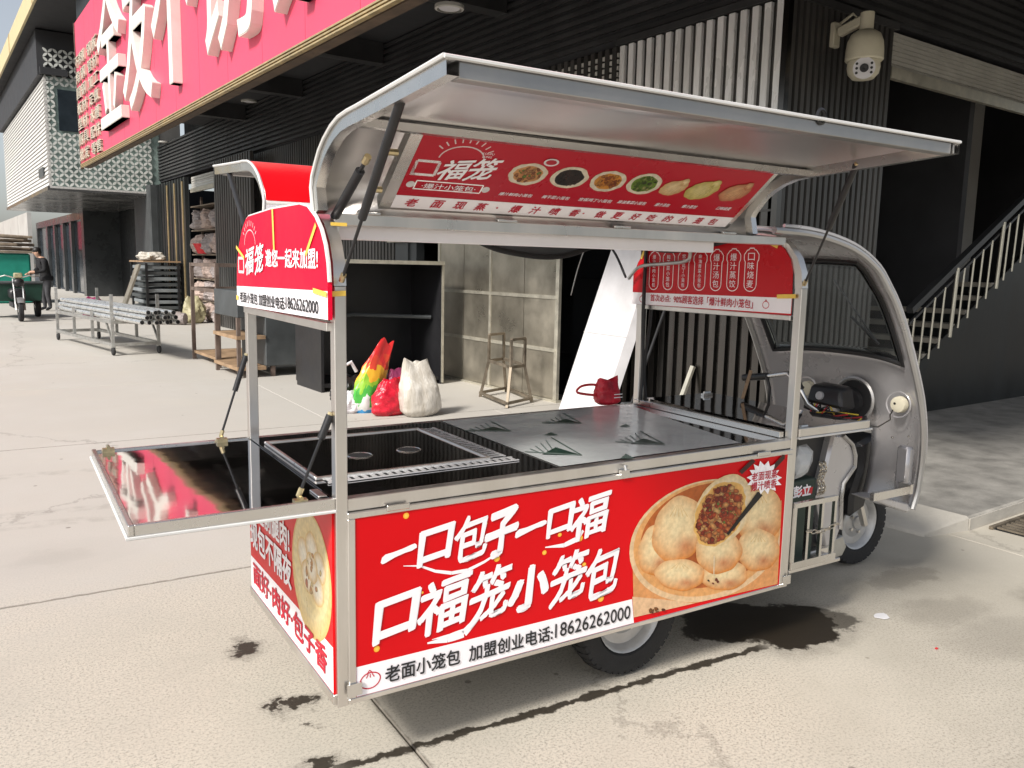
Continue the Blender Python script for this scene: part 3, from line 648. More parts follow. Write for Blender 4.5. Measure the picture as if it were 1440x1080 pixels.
part(MB().prism([(-14.4, 79.5, 2.2), (-14.4, 84.5, 2.2), (-14.4, 84, 5), (-14.4, 80.6, 5)], (18.6, 0, 0)), 'roof', 'far_red', rb)
part(MB().box((-14, 84.5, 0), (4, 90, 11)), 'upper_block', 'beige', rb)
for i in range(4): part(MB().box((-8+i*3, 79.9, .6), (-6.6+i*3, 79.99, 1.9)), 'window', 'glass_dark', rb)

# ---------------------------------------------------------------- the pink shop sign
SQ = 3.15
sg = thing('shop_sign', 'huge faded pink shop sign with raised cream characters and gold edge', 'sign', (SQ, 12, 3.485), FB)
p_ = 21.33; bx = []
while p_ > 2.2:
    w = min(1.22, p_-2.0); part(MB().box((SQ, p_-w+.004, 3.6), (SQ+.045, p_-.004, 6.63)), 'panel', 'pink', sg, smooth=False); p_ -= 1.22
for i in range(3): part(MB().box((SQ-.012-.006*i, 2.0, 3.52+i*.028), (SQ+.04, 21.34, 3.536+i*.028)), 'gold_trim', 'gold', sg)
part(MB().box((SQ-.02, 21.335, 3.49), (SQ+.05, 21.37, 6.64)), 'edge_trim', 'brown_frame', sg)
part(MB().box((SQ+.046, 2, 3.55), (SQ+.06, 21.3, 6.6)), 'backing', 'rust_wood', sg)
def letter3d(ch, p0, p1, z0, z1, depth, mat, bold=.02, q=SQ-.002, name='character', res=3):
    v, f = glyph(ch, 0., res, .5); mn, mx = v.min(0), v.max(0); w = (v-mn)/np.maximum(mx-mn, 1e-6)
    mb = MB()
    for i in range(7):
        t = 2*math.pi*i/6; dx, dy = (0, 0) if i == 6 else (bold*math.cos(t), bold*math.sin(t))
        mb.add([(q-c*(depth-.0015*i), p0+(p1-p0)*(a+dx), z0+(z1-z0)*(b+dy)) for a, b, c in w], f)
    return part(mb, name, mat, sg, smooth=False)
for ch, p0 in zip('金发不锈钢', (18.0, 15.75, 13.55, 11.05, 8.75)): letter3d(ch, p0, p0-2.12, 3.93, 6.4, .13, 'letter', .005)
sm = [('不锈钢', '钢板'), ('角钢', '管材'), ('圆钢', '加工'), ('板材', '定做'), ('型材', '水槽'), ('厨具', '配件'), ('批发', '零售')]
for r, (a, b) in enumerate(sm):
    z = 5.62-r*.33
    letter3d(a, 21.2, 20.0, z, z+.25, .045, 'letter_small', .008, res=2); letter3d(b, 19.7, 18.55, z-.02, z+.23, .045, 'letter_small', .008, res=2)
for k, (x, y) in enumerate(((350, 141), (231, 199), (632, 8))):
    c = BZ(x, y, 4.745) if k < 2 else BZ(x, y, 4.2)
    t_ = thing('downlight', ('round white downlight in the dark soffit, middle one along the sign', 'round white downlight in the dark soffit over the stacked bundles', 'round white downlight in the dark soffit above the open hood')[k], 'downlight', (c[0], c[1], c[2]-.03), FB, 'soffit downlights')
    part(MB().lathe([(.0, 0), (.11, .0), (.13, .03)], (c[0], c[1], c[2]-.03), n=20), 'lens', 'white', t_)
    part(MB().lathe([(.13, -.012), (.155, -.005), (.155, .03), (.13, .03)], (c[0], c[1], c[2]-.03), n=20), 'rim', 'shutter', t_)
    if k == 2: part(MB().tube([(c[0], c[1], c[2]), (c[0], c[1], 4.75)], .012, 6), 'stem', 'slat', t_)

# ---------------------------------------------------------------- roller shutters
def shutter(name, label, a, b, z0, z1, nrm, n):
    t_ = thing(name, label, 'roller shutter', (*a, z0), FB)
    A, B, N = Vector((*a, 0)), Vector((*b, 0)), Vector((*nrm, 0))
    for i in range(n):
        za = z0+.1+(z1-z0-.1)*i/n; zb = z0+.1+(z1-z0-.1)*(i+.86)/n
        part(MB().hexa([(*(A)[:2], za), (*(B)[:2], za), (*(B+N*.02)[:2], za), (*(A+N*.02)[:2], za), (*(A)[:2], zb), (*(B)[:2], zb), (*(B+N*.012)[:2], zb), (*(A+N*.012)[:2], zb)]), 'slat', 'shutter', t_, smooth=False)
    part(MB().hexa([(*(A)[:2], z0), (*(B)[:2], z0), (*(B+N*.05)[:2], z0), (*(A+N*.05)[:2], z0), (*(A)[:2], z0+.1), (*(B)[:2], z0+.1), (*(B+N*.05)[:2], z0+.1), (*(A+N*.05)[:2], z0+.1)]), 'bottom_rail', 'bar', t_)
    return t_
shutter('roller_shutter', 'pale roller shutter rolled up over the dark entrance behind the stairs', (7.36, CP+.02), (15, CP+.02), 3.28, 3.7, (0, -1), 8)
shutter('roller_shutter', 'pale roller shutter rolled up over the shelves of wrapped bundles', (WQ-.02, 19.5), (WQ-.02, 22.4), 3.2, 3.6, (-1, 0), 5)

# ---------------------------------------------------------------- staircase on the right
SP = 4.35
st = thing('staircase', 'dark steel staircase with pale baluster railing climbing to the right of the cab', 'staircase', (7.6, SP, PZ), FB)
zs = lambda q_: .679+.558*(q_-8.535)
r0 = BP(1300, 498, SP); 
zs = lambda q_: r0[2]+.558*(q_-r0[0])
q0 = r0[0]-.26*3; n = 0
while True:
    q_ = q0+n*.26; z = zs(q_)
    if q_ > 12.6: break
    if .12 < z < 1.5:
        part(MB().box((q_, SP+.02, z-.05), (q_+.3, SP+1.5, z)), 'tread', 'tread', st, smooth=False)
        part(MB().box((q_+.01, SP+.025, z-.16), (q_+.03, SP+1.49, z-.051)), 'riser', 'dark_wall', st, smooth=False)
    n += 1
part(MB().prism([(7.4, SP+.05, PZ), (12.6, SP+.05, PZ), (12.6, SP+.05, zs(12.6)-.2), (8.2, SP+.05, max(.1, zs(8.2)-.2))], (0, .06, 0)), 'side_wall', 'dark_wall', st)
part(MB().bar((8.0, SP+.03, zs(8.0)-.13), (12.6, SP+.03, zs(12.6)-.13), .04, .14), 'stringer', 'dark_wall', st)
t9 = BP(1343, 378, SP); rl = lambda q_: t9[2]+.03+.56*(q_-t9[0])
part(MB().bar((7.9, SP, rl(7.9)), (12.6, SP, rl(12.6)), .07, .06), 'handrail', 'slat', st)
part(MB().bar((7.9, SP, rl(7.9)-.13), (12.6, SP, rl(12.6)-.13), .025, .025), 'lower_rail', 'slat', st)
nq = [t9[0]-.9, t9[0], t9[0]+.9, t9[0]+1.8, t9[0]+2.7]
for q_ in nq: part(MB().tube([(q_-.04, SP-.03, zs(q_)-.09), (q_, SP-.03, rl(q_)-.02)], .02, 8), 'newel', 'bar', st)
for q_ in nq:
    for k in range(1, 5):
        x = q_+k*.18; part(MB().tube([(x-.03, SP-.01, zs(x)-.1), (x, SP-.01, rl(x)-.12)], .011, 6), 'baluster', 'bar', st)
ban = BP(1322, 240, 8.3); ban2 = BP(1322, 322, 8.3)
solo(MB().box((ban[0]-.1, 8.28, ban2[2]), (ban[0]+.14, 8.3, ban[2])), 'hanging_banner', 'far_red', 'narrow red cloth banner hanging in the dark entrance', 'banner', (ban[0], 8.29, ban2[2]), FB)

# ---------------------------------------------------------------- security camera
A_ = BP(1173, 48, 4.4); B_ = BP(1222, 24, 4.12); D_ = BP(1216, 72, 4.12)
cc = thing('security_camera', 'cream dome security camera on a bent arm from the ribbed column', 'security camera', (A_[0], 4.42, A_[2]), FB)
part(MB().box((A_[0]-.04, 4.37, A_[2]-.11), (A_[0]+.05, 4.418, A_[2]+.09)), 'wall_plate', 'cream', cc, bevel=.008)
part(MB().bar((A_[0], 4.36, A_[2]), (B_[0]-.02, 4.12, B_[2]-.01), .07, .08), 'arm', 'cream', cc, bevel=.015)
part(MB().tube([(D_[0], 4.12, B_[2]+.03), (D_[0], 4.12, D_[2]+.1)], .055, 14), 'neck', 'cream', cc)
z0 = D_[2]-.07
part(MB().lathe([(.0, .235), (.07, .23), (.115, .2), (.14, .14), (.148, .07), (.15, .0), (.14, -.012), (.1, -.015), (0, -.015)], (D_[0], 4.12, z0), n=28), 'housing', 'cream', cc)
hd = part(MB().lathe([(.125, -.015), (.13, -.06), (.12, -.11), (.085, -.15), (0, -.165)], (D_[0], 4.12, z0), n=28), 'head', 'cream', cc)
dv = Vector((-.82, -.57, -.12)).normalized(); cpt = Vector((D_[0], 4.12, z0-.075))
dvb = dv
part(MB().lathe([(.085, .0), (.085, .012), (.0, .013)], cpt+dvb*.118, dvb, 20), 'face_plate', 'white', hd)
part(MB().lathe([(.03, 0), (.034, .012), (.026, .014), (.0, .006)], cpt+dvb*.131, dvb, 18), 'lens', 'black_plastic', hd)
sd = dvb.cross(Vector((0, 0, 1))).normalized()
for sx in (-1, 1):
    for k in (-1, 0, 1):
        part(MB().lathe([(.011, 0), (.011, .004), (0, .004)], cpt+dvb*.131+sd*sx*.056+Vector((0, 0, k*.036)), dvb, 10), 'infrared_lamp', 'black_plastic', hd)
part(MB().tube([(A_[0]+.05, 4.4, A_[2]+.08), (A_[0]+.1, 4.3, A_[2]+.16), (A_[0]+.16, 4.3, A_[2]+.14), (A_[0]+.13, 4.38, A_[2]+.08)], .012, 6), 'cable', 'cream', cc)

# ================================================================ THE FOOD CART
LX, WY, ZB, ZT = 1.875, .955, .25, .856
ct = thing('food_cart', 'steel three-wheeled food cart with red bun signs, raised hoods and grey cab', 'food cart', (LX/2, WY/2, 0))
def bxp(name, mat, a, b, parent=ct, bevel=.002, **k): return part(MB().box(a, b), name, mat, parent, bevel=bevel, smooth=False, **k)
PW = .034
# posts and arches
YA = [(0, 1.44), (.006, 1.5), (.03, 1.555), (.075, 1.605), (.14, 1.64), (.21, 1.652), (.5, 1.656), (WY-.21, 1.652), (WY-.14, 1.64), (WY-.075, 1.605), (WY-.03, 1.555), (WY-.006, 1.5), (WY, 1.44)]
def arch(x0, x1):
    out = [Vector((0, y, z)) for y, z in YA]; mid = Vector((0, WY/2, 1.3)); n = len(out); inn = []
    for i, p in enumerate(out):
        d = (out[min(i+1, n-1)]-out[max(i-1, 0)]).normalized(); nr = Vector((0, d.z, -d.y))
        if nr.dot(mid-p) < 0: nr = -nr
        inn.append(p+nr*.034)
    mb = MB()
    mb.grid([[(x0, *p[1:]) for p in out], [(x1, *p[1:]) for p in out], [(x1, *p[1:]) for p in inn], [(x0, *p[1:]) for p in inn], [(x0, *p[1:]) for p in out]])
    return mb
for x in (0, LX-PW):
    part(arch(x, x+PW), 'roof_arch', 'steel', ct)
    for y in (0, WY-PW): bxp('corner_post', 'steel', (x, y, ZB), (x+PW, y+PW, 1.44))
# roof skin, beams and lamp strips
part(MB().prism([(PW, .12, 1.632), (PW, .22, 1.645), (PW, WY-.22, 1.645), (PW, WY-.12, 1.632), (PW, WY-.12, 1.624), (PW, .12, 1.624)], (LX-2*PW, 0, 0)), 'roof_skin', 'steel_light', ct, bevel=.001)
bxp('roof_beam', 'steel', (PW, .09, 1.602), (LX-PW, .125, 1.634)); bxp('roof_beam', 'steel', (PW, WY-.125, 1.602), (LX-PW, WY-.09, 1.634))
bxp('lamp_housing', 'white_lamp', (.06, .13, 1.566), (1.5, .19, 1.606)); bxp('lamp_housing', 'white_lamp', (.05, .2, 1.572), (1.55, .34, 1.6))
bxp('bracket', 'steel', (.02, .1, 1.585), (.055, .34, 1.6))
# lower body
for y in (.002, WY-PW-.002): bxp('bottom_rail', 'steel', (PW, y, ZB+.002), (LX-PW, y+PW-.004, ZB+.024)); bxp('top_rail', 'steel', (PW, y, .82), (LX-PW, y+PW-.002, ZT))
for x in (.002, LX-PW-.002): bxp('bottom_rail', 'steel', (x, PW, ZB+.002), (x+PW-.004, WY-PW, ZB+.024)); bxp('top_rail', 'steel', (x, PW, .80), (x+PW-.004, WY-PW, .829))
bxp('floor_plate', 'galv', (PW, PW, ZB+.026), (LX-PW, WY-PW, ZB+.032))
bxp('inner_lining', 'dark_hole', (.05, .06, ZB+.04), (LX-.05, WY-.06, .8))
for y in (.25, WY-.29): bxp('chassis_beam', 'galv', (.1, y, ZB-.05), (2.5, y+.04, ZB))
bxp('axle', 'black_plastic', (1.13, .2, .19), (1.2, WY-.2, .25)); bxp('motor', 'black_plastic', (1.06, .4, .13), (1.28, .6, .3), bevel=.03)
bxp('far_panel', 'steel', (.03, WY-.03, ZB+.024), (LX-.03, WY-.026, .82), bevel=0)

# ---- near side panel with print
SPn = Plane((0, -.006, 0), (1, 0, 0), (0, 0, 1))
sp = part(MB().box((.05, -.006, .27), (1.82, .02, .8)), 'side_panel', 'red', ct, 'red printed side panel with white slogan and dumpling basket', smooth=False)
fr = [((.03, -.009, .256), (1.845, .024, .272)), ((.03, -.009, .8), (1.845, .024, .818)), ((.03, -.009, .272), (.052, .024, .8)), ((1.818, -.009, .272), (1.845, .024, .8))]
for a, b in fr: bxp('panel_frame', 'steel', a, b, sp)
part(MB().add([SPn.at(a, b, .0004) for a, b in ((.053, .273), (1.075, .273), (1.062, .363), (.053, .363))], [(0, 1, 2, 3)]), 'white_strip', 'white_print', sp, smooth=False)
brush(SPn, [('一', .128, .236, .655, .70), ('口', .246, .353, .636, .736), ('包', .363, .479, .621, .759), ('子', .472, .582, .619, .757), ('一', .575, .69, .66, .704), ('口', .697, .794, .65, .74), ('福', .79, .941, .621, .762)], 'white_print', sp, seed=3)
brush(SPn, [('口', .109, .24, .431, .55), ('福', .247, .411, .416, .577), ('笼', .418, .56, .413, .58), ('小', .561, .708, .423, .557), ('笼', .716, .859, .413, .579), ('包', .856, .999, .403, .573)], 'white_print', sp, seed=4)
k_ = 360/1250
text(SPn, '老面小笼包', (.14, .385, .293, .343), 'ink', sp, bold=.02)
text(SPn, '加盟创业电话:', (.417, .728, .291, .341), 'ink', sp, bold=.02)
text(SPn, '18626262000', (.738, 1.055, .295, .343), 'ink', sp, bold=.012)
pr = Print(SPn)
for a0, a1, b0, b1 in [(.196, .215, .777, .796), (.105, .124, .394, .414), (.5, .522, .595, .616), (.815, .84, .609, .632), (.679, .697, .587, .603), (.911, .937, .381, .405), (.254, .262, .541, .55), (.84, .857, .52, .534), (.468, .476, .721, .728), (.738, .754, .638, .652)]:
    pr.disc((a0+a1)/2, (b0+b1)/2, (a1-a0)/2, (b1-b0)/2, (255, 210, 90), (240, 160, 30), n=12, rings=2)
def swash(P, w):
    n = len(P); pts = []
    for i in range(n-1):
        for j in range(6): t = j/6; pts.append((P[i][0]+(P[i+1][0]-P[i][0])*t, P[i][1]+(P[i+1][1]-P[i][1])*t))
    pts.append(P[-1]); m = len(pts)
    pr.stroke(pts, [w*(.08+.92*math.sin(math.pi*(.08+.75*i/m))**1.5) for i in range(m)], (250, 246, 250))
swash([(.197, .638), (.249, .629), (.299, .604), (.354, .588), (.41, .587), (.466, .603), (.53, .63)], .011)
swash([(.69, .612), (.764, .607), (.813, .619), (.84, .645)], .018)
swash([(.275, .384), (.342, .381), (.398, .387), (.45, .43)], .026)
swash([(.29, .392), (.35, .392), (.40, .40)], .010)
c_ = (200, 20, 50)
bunp = [(.094+.031*math.cos(t)*(1+.05*math.sin(2*t)), .313+.024*math.sin(t)) for t in [i*2*math.pi/24 for i in range(25)]]
pr.stroke(bunp, .0035, c_)
for dx in (-.012, 0, .012): pr.stroke([(.094+dx*.5, .333), (.094+dx, .322)], .0028, c_)
pr.stroke([(.084, .334), (.092, .345), (.102, .334)], .0028, c_)
pr.done('slogan_marks', sp, mat='print_flat')
fn = lambda x, y: SPn.px(870+x/4.5, 630+y/4.5)
fp = Print(SPn, fn, clip=[(-400, 257), (1046, 40), (1004, 860), (-400, 1186)]); fp.h = .0012
fp.poly([(85, 640), (95, 1090), (1010, 862), (1030, 330)], (240, 168, 104))
fp.poly([(85, 940), (95, 1090), (500, 985), (300, 960)], (248, 205, 160))
fp.disc(552, 585, 500, 372, (230, 150, 80), (250, 214, 168), rot=-.36, n=48)
fp.disc(556, 572, 478, 350, (225, 140, 70), (244, 180, 112), rot=-.36, n=48)
fp.disc(562, 552, 440, 318, (170, 84, 30), (196, 104, 44), rot=-.36, n=48)
BUN, EDG = (253, 232, 190), (206, 124, 52)
def bun(cx, cy, rx, ry, rot=0., sp_=None, seed=0):
    fp.ball(cx, cy, rx, ry, (255, 232, 182), (228, 140, 54), (196, 92, 28), rot, seed=seed)
    for a in range(5): fp.stroke([(cx-rx*.08+a*rx*.04, cy-ry*.72), (cx-rx*.34+a*rx*.17, cy-ry*.38)], [2, 5], (238, 200, 140))
bun(235, 645, 112, 165, .2, None, 1); bun(885, 420, 150, 190, .1, (-40, 120, 60), 2); bun(378, 515, 162, 215, .35, (0, 115, 66), 3); bun(880, 645, 135, 135, 0, (-50, -60, 52), 4)
bun(665, 805, 150, 95, -.1, None, 6); bun(385, 800, 158, 100, .05, None, 5); bun(628, 655, 148, 138, -.1, (36, 36, 70), 7)
fp.disc(655, 395, 165, 245, (255, 250, 236), (244, 214, 160), rot=.5, n=40, rings=6, jit=.03, pw=2)
fp.disc(636, 415, 140, 222, (214, 118, 60), (246, 196, 110), rot=.5, n=36, rings=5, jit=.1, pw=2)
fp.blobs(636, 418, 122, 205, [(214, 104, 50), (232, 146, 80), (176, 60, 28), (240, 168, 98), (150, 46, 22), (204, 80, 38), (244, 190, 120), (222, 120, 60)], 420, 12, 27, .5, 5)
fp.blobs(632, 425, 100, 180, [(120, 150, 60), (90, 60, 30)], 12, 5, 10, .5, 9)
fp.stroke([(890, 285), (682, 545)], [38, 15], (24, 20, 20)); fp.stroke([(850, 75), (765, 155)], 26, (70, 30, 26)); fp.stroke([(1046, 45), (975, 122)], 26, (70, 30, 26))
fp.stroke([(598, 680), (596, 800)], 6, (255, 236, 200)); fp.blobs(590, 840, 40, 20, [(60, 50, 40), (150, 60, 40)], 6, 6, 11, 0, 3)
fp.blobs(240, 1030, 90, 18, [(150, 90, 40), (120, 60, 30)], 9, 7, 15, 0, 4)
st_ = []
for i in range(28):
    r = 1 if i % 2 == 0 else .72; t = i*2*math.pi/28; st_.append((915+112*r*math.cos(t)*(1+.08*math.sin(3*t)), 185+108*r*math.sin(t)))
fp.clip = None
for i in range(28): fp._face([(915, 185, *srgb(290, 286, 290)), (*st_[i], *srgb(290, 286, 290)), (*st_[(i+1) % 28], *srgb(290, 286, 290))])
fp.done('dumpling_picture', sp)
text(SPn, '老面现蒸', (1.618, 1.758, .716, .750), 'ink_red', sp, bold=.02, h=.006); text(SPn, '爆汁喷香', (1.618, 1.758, .678, .712), 'ink_red', sp, bold=.02, h=.006)
for x, z in ((.045, .30), (1.855, .285)):
    hg = part(MB().box((x-.022, -.014, z-.018), (x+.022, -.0095, z+.018)), 'hinge', 'steel_light', sp); part(MB().tube([(x, -.016, z-.02), (x, -.016, z+.02)], .005, 8), 'hinge_pin', 'steel_light', hg) if False else None
for x in (.18, 1.68): bxp('hinge', 'steel_light', (x-.035, -.013, .808), (x+.035, -.0092, .826), sp)
part(MB().box((.985, -.016, .806), (1.02, -.0005, .832)).tube([(1.0, -.02, .832), (1.0, -.012, .846), (1.015, -.006, .842)], .004, 6), 'latch', 'steel_light', sp)

# ---- rear panel with print
RP = Plane((-.006, 0, 0), (0, -1, 0), (0, 0, 1))
rp = part(MB().box((-.006, .02, .285), (.02, .925, .818)), 'rear_panel', 'red', ct, 'red printed rear panel with bowl picture above a white slogan strip', smooth=False)
bxp('panel_frame', 'steel', (-.009, .012, .254), (.02, .94, .285), rp)
part(MB().add([RP.at(-a, b, .0004) for a, b in ((.925, .287), (.02, .287), (.02, .425), (.925, .41))], [(0, 1, 2, 3)]), 'white_strip', 'white_print', rp, smooth=False)
text(RP, '精选前腿肉!', (-.905, -.42, .575, .665), 'white_print', rp, bold=.03)
text(RP, '现包不隔夜', (-.91, -.405, .457, .56), 'white_print', rp, bold=.03)
text(RP, '面好·肉好·包子香', (-.885, -.07, .318, .40), 'ink_red', rp, bold=.035)
bp_ = Print(RP)
bp_.disc(-.21, .573, .186, .195, (250, 236, 190), (236, 200, 120), n=40, rings=5, pw=2)
bp_.disc(-.21, .60, .165, .16, (236, 206, 130), (246, 226, 170), n=36, rings=3)
for i, (a, b, r) in enumerate([(-.28, .62, .06), (-.2, .66, .06), (-.13, .62, .058), (-.24, .56, .06), (-.15, .55, .06), (-.2, .6, .055)]):
    bp_.disc(a, b, r, r*.85, (255, 248, 228), (232, 190, 110), n=24, rings=4, jit=.06, seed=i, pw=2.4)
bp_.blobs(-.2, .585, .1, .07, [(230, 160, 60), (250, 220, 140), (220, 110, 40)], 16, .006, .016, 0, 4)
bp_.done('bowl_picture', rp)

# ---- arched rear sign
RS = Plane((-.024, 0, 0), (0, -1, 0), (0, 0, 1))
OUT = [(.955, 1.342), (.958, 1.409), (.952, 1.454), (.94, 1.5), (.91, 1.556), (.86, 1.61), (.81, 1.64), (.78, 1.649), (.5, 1.66), (.211, 1.66), (.142, 1.65), (.079, 1.62), (.035, 1.585), (.006, 1.545), (-.012, 1.5), (-.02, 1.45), (-.02, 1.352)]
rs = part(MB().prism([(-.024, y, z) for y, z in OUT], (.012, 0, 0)), 'rear_sign', 'red_flag', ct, 'arched red rear sign inviting to join, white phone strip below', smooth=False)
part(MB().tube([(-.018, y, z) for y, z in OUT[1:-1]], .006, 6), 'edge_trim', 'white_edge', rs)
part(MB().add([RS.at(-a, b, .0005) for a, b in ((.955, 1.342), (-.02, 1.352), (-.02, 1.427), (.957, 1.411))], [(0, 1, 2, 3)]), 'white_strip', 'white_print', rs, smooth=False)
rq = Print(RS)
def kou(pr_, a0, a1, b0, b1, w, col=(250, 246, 246)): pr_.stroke([(a0, b0), (a1, b0), (a1, b1), (a0, b1), (a0, b0-w/2)], w, col)
kou(rq, -.922, -.85, 1.462, 1.51, .009)
brush(RS, [('福', -.816, -.706, 1.458, 1.544), ('笼', -.689, -.587, 1.462, 1.555)], 'white_print', rs, bold=.02, shear=.1)
text(RS, '邀您一起来加盟!', (-.56, -.05, 1.483, 1.538), 'white_print', rs, bold=.02)
def dawn(pr_, cx, cz, r, w, col=(245, 200, 205)):
    pr_.stroke([(cx+r*math.cos(t), cz+.7*r*math.sin(t)) for t in [math.pi*(i/14) for i in range(15)]], w, col)
    for i in range(9):
        t = math.pi*(.18+.64*i/8); pr_.stroke([(cx+1.2*r*math.cos(t), cz+.9*r*math.sin(t)), (cx+1.45*r*math.cos(t), cz+1.15*r*math.sin(t))], w, col)
dawn(rq, -.76, 1.555, .07, .004); rq.done('logo', rs, mat='print_flat')
text(RS, '老面小笼包', (-.91, -.672, 1.357, 1.394), 'ink', rs, bold=.02); text(RS, '加盟创业电话:', (-.657, -.358, 1.357, 1.395), 'ink', rs, bold=.02); text(RS, '18626262000', (-.35, -.052, 1.363, 1.398), 'ink', rs, bold=.01)
def tape(pl, a0, b0, a1, b1, w, parent, h=.0035):
    L = math.hypot(a1-a0, b1-b0); nx, ny = -(b1-b0)/L*w/2, (a1-a0)/L*w/2
    part(MB().add([pl.at(a, b, h) for a, b in ((a0+nx, b0+ny), (a0-nx, b0-ny), (a1-nx, b1-ny), (a1+nx, b1+ny))], [(0, 1, 2, 3)]), 'tape', 'tape', parent, smooth=False)
tape(RS, -.47, 1.66, -.46, 1.535, .016, rs); tape(RS, -.06, 1.60, -.15, 1.52, .014, rs); tape(RS, -.94, 1.55, -.83, 1.51, .012, rs); tape(RS, -.09, 1.425, .02, 1.418, .014, rs, .004); tape(RS, -.955, 1.37, -.93, 1.37, .016, rs)
TPn = Plane((0, -.003, 0), (1, 0, 0), (0, 0, 1)); tape(TPn, -.01, 1.419, .03, 1.421, .014, ct); tape(TPn, -.01, 1.60, .035, 1.6, .009, ct)
bxp('sign_rail', 'steel', (-.012, .03, 1.318), (.022, .92, 1.342), rs)

# ---- front sign facing back over the counter
FSn = Plane((1.836, 0, 0), (0, -1, 0), (0, 0, 1)); k_ = 1.0
OF = [(WY+.03, 1.335), (WY+.03, 1.47), (WY, 1.53), (WY-.06, 1.6), (WY-.14, 1.632), (WY-.21, 1.641), (.21, 1.641), (.142, 1.62), (.092, 1.59), (.06, 1.55), (.045, 1.5), (.04, 1.36), (.04, 1.335)]
fs = part(MB().prism([(1.836, y, z) for y, z in OF], (.004, 0, 0)), 'front_sign', 'front_red', ct, 'arched dark red front sign with seven white menu pills', smooth=False)
part(MB().add([FSn.at(-a, b, .0005) for a, b in ((WY+.03, 1.335), (.04, 1.342), (.04, 1.402), (WY+.03, 1.39))], [(0, 1, 2, 3)]), 'white_strip', 'white_print', fs, smooth=False)
pills = [((.875, .799, 1.395, 1.584), '爆汁鲜肉小笼包'), ((.779, .702, 1.398, 1.585), '梅干菜小笼包'), ((.68, .603, 1.4, 1.587), '宫保鸡丁小笼包'), ((.581, .5, 1.402, 1.586), '麻油青菜小笼包'), ((.481, .406, 1.404, 1.589), '爆汁汤包'), ((.387, .31, 1.406, 1.591), '爆汁蒸饺'), ((.292, .214, 1.408, 1.593), '口味烧麦')]
fq = Print(FSn)
for (y0, y1, z0, z1), s in pills:
    z0 += .012; a0, a1 = -y0, -y1; cx = (a0+a1)/2; w = (a1-a0)/2; P = []
    for i in range(9): t = math.pi+math.pi*i/8; P.append((cx+w*.82*math.cos(t), z0+w*.7+w*.7*math.sin(t)))
    P += [(cx+w*.82, z1-.055), (cx+w*.98, z1-.045), (cx+w*.98, z1-.025), (cx+w*.6, z1-.008), (cx+w*.35, z1-.006), (cx+w*.3, z1), (cx-w*.3, z1), (cx-w*.35, z1-.006), (cx-w*.6, z1-.008), (cx-w*.98, z1-.025), (cx-w*.98, z1-.045), (cx-w*.82, z1-.055)]
    P.append(P[0]); fq.stroke(P, .0036, (250, 240, 240))
    mb = MB(); n = len(s); H = (z1-z0-.028)/n
    for i, ch in enumerate(s):
        v, f = glyph(ch, .0, 3); mn, mx = v.min(0), v.max(0); ww = (v[:, :2]-mn[:2])/np.maximum(mx[:2]-mn[:2], 1e-6); hh = min(H*.84, w*.95); zc = z1-.016-H*(i+.5)
        mb.add([FSn.at(cx+(x-.5)*min(w*.95, hh*1.15), zc+(y-.5)*hh, .002) for x, y in ww], f)
    part(mb, 'lettering', 'white_print', fs, smooth=False, normals=False)
for yc, zc in ((.915, 1.363), (.165, 1.373)):
    fq.stroke([(-yc+.016*math.cos(t), zc-.003+.014*math.sin(t)) for t in [i*2*math.pi/16 for i in range(17)]], .003, c_); fq.stroke([(-yc-.005, zc+.01), (-yc, zc+.018), (-yc+.005, zc+.01)], .003, c_)
fq.done('pill_outlines', fs, mat='print_flat')
text(FSn, '首次必点:', (-.852, -.715, 1.354, 1.386), 'ink_red', fs, bold=.015); text(FSn, '90%顾客选择「爆汁鲜肉小笼包」', (-.695, -.23, 1.352, 1.388), 'ink_red', fs, bold=.015)
tape(FSn, -.2, 1.63, -.12, 1.60, .02, fs); tape(FSn, -.11, 1.405, -.02, 1.41, .016, fs); tape(FSn, -.93, 1.55, -.9, 1.6, .014, fs)
bxp('sign_rail', 'steel', (1.834, .04, 1.315), (1.86, WY, 1.335), fs)

